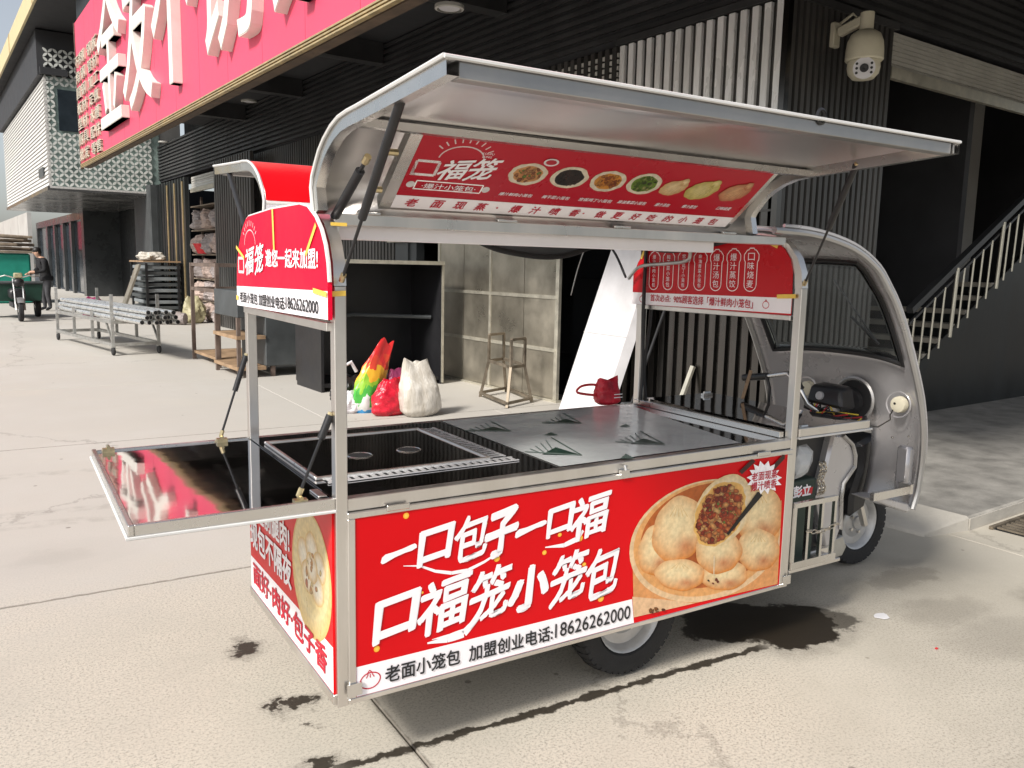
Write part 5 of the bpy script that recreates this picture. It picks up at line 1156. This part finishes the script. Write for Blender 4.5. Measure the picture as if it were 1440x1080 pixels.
# black cables under the roof and on the far front post
fpX, fpY = LX-.02, WY-.02
for k in range(5):
    dx, dy = rg.uniform(-.04, .03), rg.uniform(-.05, .02); pts = spl([(fpX+dx, fpY+dy, 1.6), (fpX+dx*1.5, fpY+dy*1.3, 1.3), (fpX+dx*.7, fpY+dy, 1.05), (fpX+dx*1.2, fpY+dy*1.2, .87)], 4)
    part(MB().tube(pts, .009 if k < 3 else .006, 6), 'cable', 'black_plastic', ct)
def cable(P, r, mat='black_plastic'): part(MB().tube(spl(P, 6), r, 6), 'cable', mat, ct)
pxs = lambda L, X: [tuple(HX(x, y, X)) for x, y in L]
cable(pxs([(886, 345), (905, 347), (940, 353), (985, 348), (1032, 337)], 1.8), .009); cable(pxs([(888, 349), (915, 340), (960, 352), (1000, 342)], 1.78), .007)
cable(pxs([(884, 392), (900, 375), (935, 371), (965, 367), (971, 355), (970, 330)], 1.8), .008, 'galv'); cable(pxs([(858, 346), (868, 362), (880, 390)], 1.75), .006)
cable(pxs([(822, 350), (812, 380), (803, 415)], 1.8), .003, 'steel_light')
# dark drum-like awning roll hanging on the far side
rl_ = [tuple(HY(x, y, WY-.1)) for x, y in ((672, 339), (705, 352), (760, 361), (800, 358), (838, 344))]
dr = part(MB().tube(spl(rl_, 5), .012, 8), 'hanging_hose', 'rubber', ct)
P = spl(rl_, 5); part(MB().grid([[(p.x, p.y+.004, p.z) for p in P], [(p.x, p.y+.03, 1.6) for p in P]]), 'hanging_sheet', 'grey_cab', ct)

# ================================================================ THINGS IN THE YARD
from mathutils import noise as MN
def lump(c, w, d, h, seed=0, top=.35, n=40, m=30, jit=.09, lean=(0, 0), ears=0.):
    """slumped bag: rings of a rounded box, wide below, gathered above, crumpled by ridged noise"""
    rg = random.Random(seed); G = []; ph = [rg.uniform(0, 6.28) for _ in range(8)]; so_ = Vector((seed*3.7, seed*1.3, 0)); sz = max(w, d, h)
    for i in range(m+1):
        t = i/m; r = (1-(1-min(1, t/.16))**2*.35) if t < .16 else 1-(1-top)*max(0, (t-.3)/.7)**1.6
        row = []
        for j in range(n):
            a = 2*math.pi*j/n; ca, sa = math.cos(a), math.sin(a); se = (abs(ca)**2.6+abs(sa)**2.6)**(-1/2.6)
            q = Vector((ca*r, sa*r, t*1.6)); k = 1+jit*(math.sin(3*a+ph[0]+4*t)+.7*math.sin(5*a+ph[1]-6*t))
            k += jit*.9*t*math.sin(13*a+5*MN.noise(q*1.5+so_))*(1 if top < .8 else .3); k += jit*2.0*(.35-abs(MN.noise(q*2.2+so_)))+jit*1.5*(.3-abs(MN.noise(q*5.5+so_)))
            flat = 1-.6*max(0, (t-.55)/.45)
            tz = t+.05*MN.noise(Vector((ca*1.5, sa*1.5, seed)))*t
            row.append((c[0]+w/2*r*se*ca*k+lean[0]*t*t, c[1]+d/2*r*se*sa*k*flat+lean[1]*t*t, c[2]+h*tz*(1+.05*math.sin(3*a+ph[3])*t)+ears*abs(ca)**3*max(0, t-.7)))
        G.append(row)
    mb = MB(); mb.grid(G, closed=True); k = len(G)*n; top_ = len(mb.v); cz = sum(p[2] for p in G[-1])/n
    cxm = sum(p[0] for p in G[-1])/n; cym = sum(p[1] for p in G[-1])/n; mb.v.append((cxm, cym, cz-.04*h)); mb.f += [(k-n+j, k-n+(j+1) % n, top_) for j in range(n)]; mb.f.append(tuple(range(n))[::-1]); mb.mi += [0]*(n+1); return mb
# sheet-metal doors
DQ = 5.72
dr_ = thing('sheet_metal_door', 'dull stained sheet-metal double door with pale flat bars', 'door', (DQ, 8.4, 0), FB)
for (p0, p1) in ((7.18, 7.78), (7.79, 8.47), (8.51, 9.1), (9.11, 9.72)):
    for z0, z1 in ((.03, .56), (.6, 1.15), (1.19, 1.82)): part(MB().box((DQ, p0, z0), (DQ+.03, p1, z1)), 'panel', 'sheet', dr_, smooth=False)
for z in (.58, 1.17): part(MB().box((DQ-.012, 7.16, z-.02), (DQ+.02, 9.74, z+.02)), 'flat_bar', 'bar', dr_, smooth=False)
for p_, w in ((7.16, .03), (8.49, .02), (9.73, .025)): part(MB().box((DQ-.008, p_-w, .02), (DQ+.03, p_+w, 1.82)), 'stile', 'bar', dr_, smooth=False)
part(MB().box((DQ-.03, 7.1, .0), (DQ+.05, 9.76, .025)), 'sill', 'bar', dr_)
# leaning white board
LB = [BQ(x, y, 5.35) for x, y in ((784, 578), (842, 578), (892, 318), (832, 318))]; LB = [np.array([5.35, p[1], max(0.0, p[2])]) for p in LB]; LB[0][2] = LB[1][2] = 0
wbx = thing('white_board', 'tall white foam-core board leaning beside the sheet-metal door', 'board', LB[0], FB)
part(MB().hexa([LB[0], LB[1], LB[1]+np.array([.1, -.05, 0]), LB[0]+np.array([.1, -.05, 0]), LB[3]+np.array([.35, 0, 0]), LB[2]+np.array([.35, 0, 0]), LB[2]+np.array([.45, -.05, 0]), LB[3]+np.array([.45, -.05, 0])]), 'sheet', 'foam', wbx, bevel=.004, smooth=False)
f0 = LB[0]*.55+LB[3]*.45; f1 = LB[1]*.55+LB[2]*.45
part(MB().bar(f0+np.array([.155, 0, 0]), f1+np.array([.155, 0, 0]), .008, .004), 'fold_line', 'white_edge', wbx)
# grey planks in the dark opening
for i, (a, b) in enumerate((((5.95, 10.1, 0), (6.3, 10.42, 1.45)), ((5.9, 9.95, 0), (6.3, 10.3, 1.0)), ((5.95, 9.85, 0), (6.35, 10.05, .6)))):
    solo(MB().bar(a, b, .2, .03, up=(1, 0, 0)), 'plank', 'plank_grey', ('longest grey plank leaning in the dark doorway', 'middle-length grey plank leaning in the dark doorway', 'shortest grey plank leaning in the dark doorway')[i], 'plank', a, FB, 'planks in the doorway', bevel=.004)
# bare steel stool frame with two uprights
S = [np.array([5.19, 7.88, 0]), np.array([5.02, 7.10, 0]), np.array([5.48, 7.27, 0]), np.array([5.68, 8.05, 0])]
sf0 = sum(S)/4; stl = thing('steel_stool_frame', 'bare welded steel stool frame with two upright loops before the sheet-metal door', 'stool frame', sf0, FB)
for i in range(4): part(MB().bar(S[i]+np.array([0, 0, .05]), S[(i+1) % 4]+np.array([0, 0, .05]), .028, .028), 'base_bar', 'rust_steel', stl, smooth=False)
U = []
for e in (0, 1):
    A, B = (S[0], S[3]) if e == 0 else (S[1], S[2]); m = (A+B)/2; tt = []
    for P in (A, B):
        T = m+(P-m)*.55; T = T+(sf0-m)*.18; T[2] = .42; tt.append(T); part(MB().bar(P+np.array([0, 0, .0]), T, .028, .028), 'leg', 'rust_steel', stl, smooth=False)
    part(MB().bar(tt[0], tt[1], .03, .03), 'seat_bar', 'rust_steel', stl, smooth=False); tp = [t+np.array([0, 0, .3]) for t in tt]
    for t, q in zip(tt, tp): part(MB().bar(t, q, .026, .026), 'upright', 'rust_steel', stl, smooth=False)
    part(MB().bar(tp[0], tp[1], .028, .028), 'top_bar', 'rust_steel', stl, smooth=False); U.append(tt)
for k in (0, 1): part(MB().bar(U[0][k], U[1][k], .03, .03), 'seat_bar', 'rust_steel', stl, smooth=False)
# bags on the ground
b = BZ(590, 584); o = solo(lump((b[0], b[1], 0), .42, .3, .52, 3, .58, jit=.045, lean=(-.03, .03), ears=.16), 'woven_sack', 'sack', 'bulging white woven sack standing at the end of the bag row', 'sack', (b[0], b[1], 0), FB)
b = BZ(545, 583); solo(lump((b[0], b[1]-.02, 0), .34, .22, .36, 5, .6, jit=.06, lean=(.05, 0)), 'red_bag', 'red_bag', 'small glossy red bag slumped before the rainbow bag', 'bag', (b[0], b[1], 0), FB)
b = BZ(562, 578); solo(lump((b[0]+.02, b[1]+.1, 0), .26, .2, .42, 8, .5, jit=.08), 'purple_bag', 'purple', 'dark purple bag squeezed between red bag and white sack', 'bag', (b[0], b[1], 0), FB)
b = BZ(518, 580); solo(lump((b[0], b[1]+.02, 0), .3, .16, .7, 6, .5, jit=.09, lean=(.24, .05)), 'rainbow_bag', 'rainbow', 'tall leaning rainbow-striped plastic bag', 'bag', (b[0], b[1], 0), FB)
b = BZ(494, 577); bw = thing('black_white_bundle', 'black and white crumpled bundle beside the rainbow bag', 'bundle', (b[0], b[1], 0), FB)
part(lump((b[0], b[1]+.03, 0), .34, .26, .36, 11, .5, jit=.14), 'black_bag', 'black_plastic', bw); part(lump((b[0]-.05, b[1]-.14, 0), .2, .12, .22, 12, .5, jit=.16), 'white_bag', 'white', bw)
part(MB().tube([(b[0]-.1, b[1], .33), (b[0]-.08, b[1], .46), (b[0]+.0, b[1], .5), (b[0]+.06, b[1], .4)], .02, 8), 'white_loop', 'white', bw)
# tall black cabinet lying open
tc = thing('black_cabinet', 'tall open black cabinet with bright metal edges behind the bags', 'cabinet', (3.75, 9.0, 0), FB)
q0_, q1_, p0_, p1_, hc = 3.72, 5.35, 9.0, 9.8, 1.5
for nm, a, b_ in (('back', (q0_, p1_-.03, .05), (q1_, p1_, hc)), ('side', (q0_, p0_, .0), (q0_+.035, p1_-.031, hc)), ('side', (q1_-.035, p0_, .0), (q1_, p1_-.031, hc)), ('top', (q0_, p0_-.01, hc), (q1_, p1_, hc+.04)), ('base', (q0_+.036, p0_+.02, .05), (q1_-.036, p1_-.031, .1))): part(MB().box(a, b_), nm, 'black_cab', tc, smooth=False)
part(MB().box((q1_-.025, p0_-.02, .02), (q1_+.002, p0_-.001, hc)), 'edge_strip', 'bar', tc); part(MB().box((q0_, p0_-.04, hc+.0), (q1_, p0_-.011, hc+.045)), 'edge_strip', 'bar', tc)
part(MB().tube([(q0_+.1, p1_-.2, .8), (q0_+.7, p1_-.15, .86), (q1_-.06, p0_+.2, .84)], .025, 8), 'inner_rail', 'grey_cab', tc)
# grey workbench cabinet with open shelves
gc = thing('grey_cabinet', 'low dark grey steel cabinet with plywood shelves in its open end', 'cabinet', (3.3, 10.6, 0), FB)
part(MB().box((3.62, 10.6, .14), (4.6, 11.6, 1.12)), 'body', 'grey_cab', gc, bevel=.01, smooth=False)
part(MB().box((3.26, 10.6, .78), (3.615, 11.6, 1.12)), 'drawer_box', 'grey_cab', gc, bevel=.008, smooth=False)
for z in (.1, .5): part(MB().box((3.24, 10.58, z), (3.615, 11.62, z+.045)), 'shelf', 'wood', gc, smooth=False)
for p_ in (10.6, 11.55): part(MB().box((3.255, p_, 0), (3.3, p_+.05, .78)), 'leg', 'brown_frame', gc)
for q_, p_ in ((4.5, 10.62), (4.5, 11.5), (3.7, 10.62)): part(MB().box((q_, p_, 0), (q_+.05, p_+.05, .14)), 'foot', 'brown_frame', gc)
# brown steel frame rack
fr_ = thing('steel_frame_rack', 'open brown square-tube rack with one plywood bottom shelf', 'rack', (3.35, 12.3, 0), FB)
for q_ in (3.33, 4.1):
    for p_ in (11.75, 13.05): part(MB().box((q_, p_, 0), (q_+.05, p_+.05, 1.46)), 'upright', 'brown_frame', fr_, smooth=False)
for z in (1.05, 1.41):
    for q_ in (3.335, 4.105): part(MB().box((q_, 11.8, z), (q_+.04, 13.05, z+.05)), 'rail', 'brown_frame', fr_, smooth=False)
    for p_ in (11.755, 13.055): part(MB().box((3.38, p_, z), (4.1, p_+.04, z+.05)), 'rail', 'brown_frame', fr_, smooth=False)
part(MB().box((3.34, 11.8, .1), (4.12, 13.04, .14)), 'shelf', 'wood', fr_, smooth=False)
# rolling pipe rack and its pipes
RB, RA, RCc = np.array([2.38, 14.0, 0]), np.array([1.99, 17.05, 0]), np.array([3.06, 14.05, 0]); RD = RA+RCc-RB
pk = thing('pipe_trolley', 'low steel trolley on castors carrying long metal pipes', 'trolley', (RB+RD)/2, FB)
Zv = lambda z: np.array([0, 0, z])
ex = (RA-RB)/np.linalg.norm(RA-RB); ey = (RCc-RB)/np.linalg.norm(RCc-RB)
for P, Q in ((RB, RA), (RCc, RD), (RB, RCc), (RA, RD)):
    for z in (.17, .52): part(MB().bar(P+Zv(z), Q+Zv(z), .05, .05), 'rail', 'galv', pk, smooth=False)
for P, Q in ((RB, RA), (RCc, RD)):
    for t in (.0, .33, .66, 1.): X_ = P+(Q-P)*t; part(MB().bar(X_+Zv(.17), X_+Zv(.95 if t in (0., 1.) else .66), .045, .045), 'post', 'galv', pk, smooth=False)
    part(MB().bar(P+Zv(.2), P+(Q-P)*.1+Zv(.52), .03, .03), 'brace', 'galv', pk, smooth=False)
for P in (RA, RB, RCc, RD):
    cw = part(MB().lathe([(.0, -.02), (.06, -.02), (.07, 0), (.06, .02), (0, .02)], P+Zv(.07), tuple(ey), 16), 'castor', 'rubber', pk); part(MB().box(tuple(P+np.array([-.03, -.03, .12])), tuple(P+np.array([.03, .03, .17]))), 'castor_fork', 'galv', cw)
k = 0
for r in range(3):
    for c in range(7-r):
        st0 = RB+ey*(.06+.08*c+.04*r)+Zv(.585+r*.072)-ex*(1.15+.16*((c*7+r*3) % 5)/5); en = st0+ex*(4.45)
        pts = [st0, en]; oo = thing('steel_pipe', ('long galvanised pipe in the bottom layer on the trolley', 'long galvanised pipe in the middle layer on the trolley', 'long galvanised pipe in the top layer on the trolley')[r], 'pipe', st0, FB, ('bottom layer pipes', 'middle layer pipes', 'top layer pipes')[r])
        part(MB().tube(pts, .035, 10), 'tube', 'pipe', oo); d = -ex; part(MB().lathe([(.0, .002), (.029, .002)], st0, tuple(d), 10), 'open_end', 'dark_hole', oo)
# shelves of wrapped bundles inside the shop
sv = thing('bundle_shelf', 'steel storage shelf inside the open shop front', 'shelf', (6.2, 21, 0), FB)
for z in (.5, 1.05, 1.65, 2.25, 2.85): part(MB().box((5.75, 19.6, z-.03), (6.9, 22.3, z)), 'shelf_board', 'old_wood', sv)
for p_ in (19.65, 22.2): part(MB().box((5.98, p_, 0), (6.03, p_+.06, 3.1)), 'upright', 'brown_frame', sv)
LBL = ['bottom', 'second', 'third', 'fourth', 'top']
for i, z in enumerate((.0, .5, 1.05, 1.65, 2.25)):
    for j in range(3):
        p_ = 20.0+j*.85
        solo(lump((5.98, p_, z), .66, .86, .47, i*3+j, .8, jit=.12), 'wrapped_bundle', 'bundle' if (i+j) % 2 else 'bundle2', 'paper-wrapped tube bundle on the %s level of the shop shelf, %s' % (LBL[i], ('nearest the ribbed pilaster', 'in the middle', 'nearest the gold-striped pilaster')[j]), 'bundle', (6.25, p_, z), FB, 'bundles on the shop shelf')
solo(MB().lathe([(.0, 0), (.2, 0), (.3, .22), (.32, .24), (.29, .235), (.19, .02), (0, .02)], (5.78, 21.1, 1.66), n=20), 'plastic_basin', 'red_plastic', 'red plastic basin hung before the wrapped bundles', 'basin', (5.78, 21.1, 1.66), FB)
solo(lump((5.3, 20.6, 0), .5, .5, .62, 31, .5, jit=.1), 'yellow_sack', 'yellow_bag', 'yellow and clear plastic sack before the wrapped bundles', 'sack', (5.3, 20.6, 0), FB)
# stacked boards and rolls near the grey pilaster
for i in range(9):
    z = .05+i*.15
    solo(MB().box((4.7+.03*(i % 3), 22.9, z), (5.6, 24.6-.1*(i % 2), z+.085)), 'stacked_board', 'grey_cab' if i % 2 else 'plank_grey', 'dark board in the spaced stack by the grey pilaster, number %s from the floor' % ('one', 'two', 'three', 'four', 'five', 'six', 'seven', 'eight', 'nine')[i], 'board', (5.1, 23.7, z), FB, 'boards in the spaced stack', bevel=.006)
    if i < 8:
        pass
sp_ = thing('stack_frame', 'dark steel uprights holding the spaced stack of boards', 'frame', (5.15, 23.7, 0), FB)
for q_, p_ in ((4.72, 22.86), (5.5, 22.86), (4.72, 24.62), (5.5, 24.62)): part(MB().box((q_, p_-.02, 0), (q_+.06, p_+.03, 1.4)), 'upright', 'black_cab', sp_)
solo(MB().box((4.68, 22.85, 1.42), (5.6, 24.6, 1.46)), 'plywood_sheet', 'wood', 'orange plywood sheet lying on the spaced stack', 'plywood', (5.1, 23.7, 1.42), FB)
solo(lump((5.0, 23.4, 1.46), .6, .5, .22, 41, .7, jit=.15), 'white_parcel', 'sack', 'white crumpled parcel on top of the plywood sheet', 'parcel', (5.0, 23.4, 1.46), FB)
solo(MB().bar((4.1, 23.0, 0), (4.6, 23.05, 1.35), .5, .05, up=(1, 0, .3)), 'leaning_panel', 'sheet', 'dull metal panel leaning on the spaced stack', 'panel', (4.1, 23.0, 0), FB)
for i in range(2): solo(MB().lathe([(0, 0), (.13, 0), (.14, .02), (.14, 1.35), (.13, 1.37), (0, 1.37)], (3.9+i*.02, 20.9+i*.5, .14), (.75, -.6, 0), 16), 'carpet_roll', 'bundle2', ('rolled brown sheet on the floor behind the trolley, nearer the rack', 'rolled brown sheet on the floor behind the trolley, nearer the board stack')[i], 'roll', (3.9, 20.9+i*.5, 0), FB, 'rolls on the floor')
solo(lump((3.6, 23.6, 0), .5, .5, .5, 51, .5, jit=.12), 'purple_sack', 'purple', 'dusty purple sack on the ground by the leaning panel', 'sack', (3.6, 23.6, 0), FB)

# ---------------------------------------------------------------- green cargo tricycle, timber stack
wc = BZ(30, 452); q_, p_ = wc[0], wc[1]
tk = thing('cargo_tricycle', 'dark green cargo tricycle facing the yard beside a bending person', 'tricycle', (q_, p_, 0), FB)
def simple_wheel(c, r, w, axis):
    t_ = part(MB().lathe([(r*.7, -w/2), (r*.93, -w/2), (r, -w*.3), (r, w*.3), (r*.93, w/2), (r*.7, w/2), (r*.7, -w/2)], c, axis, 28), 'wheel', 'rubber', tk); part(MB().lathe([(r*.7, -w*.3), (r*.2, -w*.1), (r*.18, -w*.5), (0, -w*.5)], c, axis, 24), 'rim', 'steel', t_); part(MB().lathe([(r*.7, w*.3), (0, w*.1)], c, axis, 24), 'rim', 'steel', t_)
simple_wheel((q_, p_, .26), .26, .1, (1, 0, 0))
for s in (-1, 1):
    simple_wheel((q_+s*.52, p_+1.75, .26), .26, .12, (1, 0, 0)); part(MB().tube([(q_+s*.09, p_, .26), (q_+s*.09, p_+.12, .62), (q_+s*.1, p_+.22, .98)], .022, 8), 'fork_leg', 'steel_light', tk)
    part(MB().tube([(q_+s*.05, p_+.24, 1.0), (q_+s*.25, p_+.26, 1.06), (q_+s*.36, p_+.36, 1.02)], .014, 8), 'handlebar', 'steel', tk); part(MB().ico((q_+s*.4, p_+.3, 1.2), (.06, .02, .05), 2), 'mirror', 'black_plastic', tk)
part(MB().lathe([(.29, -.07), (.3, 0), (.29, .07)], (q_, p_, .26), (1, 0, 0), 14, arc=(-.9, .9)), 'mudguard', 'cab_light', tk)
part(MB().ico((q_, p_+.12, .9), (.12, .1, .11), 2), 'headlight', 'black_plastic', tk); part(MB().box((q_-.09, p_+.06, 1.0), (q_+.09, p_+.2, 1.12)), 'instrument_box', 'yellow_bag', tk, bevel=.02)
part(MB().box((q_-.17, p_+.5, .5), (q_+.17, p_+1.0, .74)), 'seat', 'black_plastic', tk, bevel=.05)
part(MB().hexa([(q_-.55, p_+1.05, .42), (q_+.55, p_+1.05, .42), (q_+.55, p_+2.4, .42), (q_-.55, p_+2.4, .42), (q_-.6, p_+1.05, .85), (q_+.6, p_+1.05, .85), (q_+.6, p_+2.4, .85), (q_-.6, p_+2.4, .85)]), 'cargo_bed', 'trike_green', tk, bevel=.02)
part(MB().tube([(q_-.6, p_+1.05, .87), (q_+.6, p_+1.05, .87)], .04, 10), 'bed_rail', 'grey_cab', tk); part(MB().box((q_-.12, p_+.3, .3), (q_+.12, p_+1.4, .42)), 'frame', 'black_plastic', tk)
gb = thing('tarp_stack', 'green sheeted pile with a blue end behind the cargo tricycle', 'pile', (1.9, 31.5, 0), FB)
part(MB().box((1.35, 31, 0), (2.95, 33, 1.6)), 'green_sheet', 'tarp', gb, bevel=.05); part(MB().box((.2, 31.05, 0), (1.33, 33, 1.58)), 'blue_sheet', 'blue', gb, bevel=.05); part(MB().box((1.25, 30.95, 0), (1.42, 31.0, 1.62)), 'post', 'black_plastic', gb)
part(MB().box((.2, 30.9, 1.61), (3.2, 33.1, 1.68)), 'deck', 'old_wood', gb)
rg = random.Random(12)
for i in range(22):
    z = 1.70+(i//6)*.13+rg.random()*.02; y = 31.1+(i % 6)*.28; a = rg.uniform(-.06, .06); L = rg.uniform(2.2, 2.9)
    solo(MB().tube([(.3, y, z+.04), (.3+L*.5, y+a, z+.04+rg.uniform(-.01, .03)), (.3+L, y+a*2, z+.04+a*.4)], rg.uniform(.035, .06), 6), 'timber_pole', 'old_wood', 'weathered pole in the timber heaped on the green sheeted pile', 'pole', (.3, y, z), FB, 'poles heaped on the sheeted pile')

# ---------------------------------------------------------------- person bending over the tricycle
ps = BZ(68, 437); yaw = math.pi+.25
pe = thing('person', 'person in black jacket and grey trousers bending over something beside the green tricycle', 'person', (ps[0], ps[1], 0), FB, rz=yaw); ORG[pe.name] = Vector((0, 0, 0))
J = {'pel': (0, 0, .93, .15, .12), 'wa': (.02, 0, 1.06, .16, .13), 'ch': (.07, 0, 1.28, .20, .15), 'nk0': (.12, 0, 1.43, .11, .09), 'nk': (.16, 0, 1.50, .062, .062), 'hd': (.22, 0, 1.585, .085, .08), 'ht': (.24, 0, 1.68, .082, .075),
     'hl': (0, .09, .88, .105, .105), 'kl': (.03, .1, .48, .075, .075), 'al': (-.03, .1, .09, .05, .05), 'tl': (.11, .11, .04, .045, .04), 'hr': (0, -.09, .88, .105, .105), 'kr': (.06, -.11, .48, .075, .075), 'ar': (.03, -.11, .09, .05, .05), 'tr': (.17, -.12, .04, .045, .04),
     'sl': (.1, .2, 1.38, .085, .085), 'el': (.12, .25, 1.12, .07, .07), 'wl': (.34, .16, 1.08, .05, .05), 'fl': (.43, .13, 1.08, .035, .04), 'sr': (.1, -.2, 1.38, .085, .085), 'er': (.1, -.26, 1.12, .07, .07), 'wr': (.33, -.17, 1.04, .05, .05), 'fr': (.42, -.14, 1.03, .035, .04)}
E_ = ['pel wa', 'wa ch', 'ch nk0', 'nk0 nk', 'nk hd', 'hd ht', 'pel hl', 'hl kl', 'kl al', 'al tl', 'pel hr', 'hr kr', 'kr ar', 'ar tr', 'nk0 sl', 'sl el', 'el wl', 'wl fl', 'nk0 sr', 'sr er', 'er wr', 'wr fr']
for s_, w0 in (('l', (.43, .13, 1.08)), ('r', (.42, -.14, 1.03))):
    for k in range(4):
        a = (k-1.5)*.017; J['g%s%d' % (s_, k)] = (w0[0]+.05, w0[1]+a, w0[2]-.01-.004*k, .010, .010); J['h%s%d' % (s_, k)] = (w0[0]+.085-.006*abs(k-1), w0[1]+a, w0[2]-.035, .008, .008); E_ += ['f%s g%s%d' % (s_, s_, k), 'g%s%d h%s%d' % (s_, k, s_, k)]
    J['q'+s_] = (w0[0]+.02, w0[1]*.75, w0[2]+.02, .011, .011); J['r'+s_] = (w0[0]+.055, w0[1]*.68, w0[2]+.0, .009, .009); E_ += ['f%s q%s' % (s_, s_), 'q%s r%s' % (s_, s_)]
ks = list(J); me = bpy.data.meshes.new('body_rig'); me.from_pydata([J[k][:3] for k in ks], [tuple(ks.index(x) for x in e.split()) for e in E_], []); bo = bpy.data.objects.new('body_rig', me); COL.objects.link(bo)
md = bo.modifiers.new('skin', 'SKIN'); md.use_smooth_shade = True
for i, k in enumerate(ks): me.skin_vertices[0].data[i].radius = J[k][3:]; me.skin_vertices[0].data[i].use_root = (k == 'pel')
md2 = bo.modifiers.new('sub', 'SUBSURF'); md2.levels = 2; md2.render_levels = 2
bpy.context.view_layer.update(); bm_ = bpy.data.meshes.new_from_object(bo.evaluated_get(bpy.context.evaluated_depsgraph_get())); bpy.data.objects.remove(bo)
for m_ in ('cloth_black', 'cloth_grey', 'skin', 'black_plastic'): bm_.materials.append(M[m_])
for f in bm_.polygons:
    c = f.center; f.use_smooth = True
    f.material_index = 2 if (c.z > 1.47 or c.x > .37) else (3 if c.z < .1 else (1 if c.z < .86 else 0))
body = bpy.data.objects.new('body', bm_); link(body, pe); ORG[body.name] = Vector((0, 0, 0))
part(MB().ico((.205, 0, 1.675), (.105, .092, .095), 3, .08, 2), 'hair', 'hair', pe); part(MB().ico((.165, 0, 1.62), (.075, .085, .085), 2, .08, 3), 'back_hair', 'hair', pe)
part(MB().ico((.315, 0, 1.6), (.018, .014, .02), 2), 'nose', 'skin', pe)
for s in (-1, 1): part(MB().ico((.295, s*.032, 1.63), (.008, .012, .007), 1), 'eye', 'hair', pe); part(MB().ico((.22, s*.082, 1.61), (.02, .01, .03), 2), 'ear', 'skin', pe)
part(MB().ico((.3, 0, 1.555), (.01, .024, .006), 1), 'mouth', 'far_red', pe)
part(MB().tube([(.10, .07, 1.44), (.09, .0, 1.47), (.10, -.07, 1.44), (.17, -.06, 1.42), (.2, 0, 1.41), (.17, .06, 1.42)], .028, 8, closed=True), 'collar', 'cloth_black', pe)
part(MB().lathe([(.15, 0), (.175, .02), (.18, .09), (.16, .14)], (0, 0, .84), n=20), 'jacket_hem', 'cloth_black', pe)

# ---------------------------------------------------------------- small things on and round the cart
rb_ = HZ(853, 569, ZT)
rbg = thing('red_shopping_bag', 'red carrier bag with white print on the counter by the far front post', 'bag', tuple(rb_))
part(lump((rb_[0], rb_[1], ZT+.003), .13, .09, .115, 61, .85, jit=.05, ears=.05), 'bag_body', 'red_bag', rbg)
part(MB().tube(spl([tuple(HY(x, y, rb_[1])) for x, y in ((838, 556), (812, 552), (818, 543), (836, 541), (842, 546))], 4), .006, 6), 'handle', 'red_plastic', rbg)
RBP = Plane((0, rb_[1]-.052, 0), (1, 0, 0), (0, 0, 1)); 
for z in (.895, .91): text(RBP, '————', (rb_[0]-.0, rb_[0]+.05, z, z+.004), 'white_print', rbg, name='printed_line')
sk_ = thing('wooden_stick', 'short pale wooden stick leaning by the polished front shelf', 'stick', tuple(HX(1045, 561, 2.3)))
part(MB().tube([HX(1044, 561, 2.25), HX(1056, 521, 2.3)], .008, 8), 'shaft', 'wood', sk_)
g0 = HZ(1240, 868)
solo(MB().prism([(g0[0]+.035*math.cos(a)*(1+.25*math.sin(3*a)), g0[1]+.03*math.sin(a), .004) for a in [i*2*math.pi/11 for i in range(11)]], (0, 0, .002)), 'paper_scrap', 'white', 'torn white paper scrap on the concrete before the front wheel', 'paper', tuple(g0))
g1 = HZ(1317, 913)
solo(MB().box((g1[0]-.006, g1[1]-.004, .002), (g1[0]+.006, g1[1]+.004, .006)), 'red_scrap', 'red_plastic', 'tiny red scrap on the concrete beyond the paper scrap', 'scrap', tuple(g1))
# clutter by the ribbed column, seen over the front shelf
bm1 = thing('broom', 'black-handled broom leaning on the ribbed column behind the front shelf', 'broom', (5.6, 5.6, 0), FB)
part(MB().tube([(5.5, 5.75, .1), (5.76, 5.5, 1.3)], .014, 8), 'handle', 'black_plastic', bm1); part(MB().hexa([(5.36, 5.7, 0), (5.6, 5.62, 0), (5.64, 5.8, 0), (5.4, 5.9, 0), (5.44, 5.73, .22), (5.54, 5.7, .22), (5.56, 5.77, .22), (5.46, 5.8, .22)]), 'bristles', 'grey_cab', bm1)
solo(MB().bar((5.55, 5.25, 0), (5.78, 5.2, .62), .04, .03, up=(1, 0, 0)), 'pale_batten', 'bar', 'pale wooden batten leaning on the ribbed column', 'batten', (5.55, 5.25, 0), FB)
bpy.data.objects.remove(_fo); bpy.data.curves.remove(_fc)
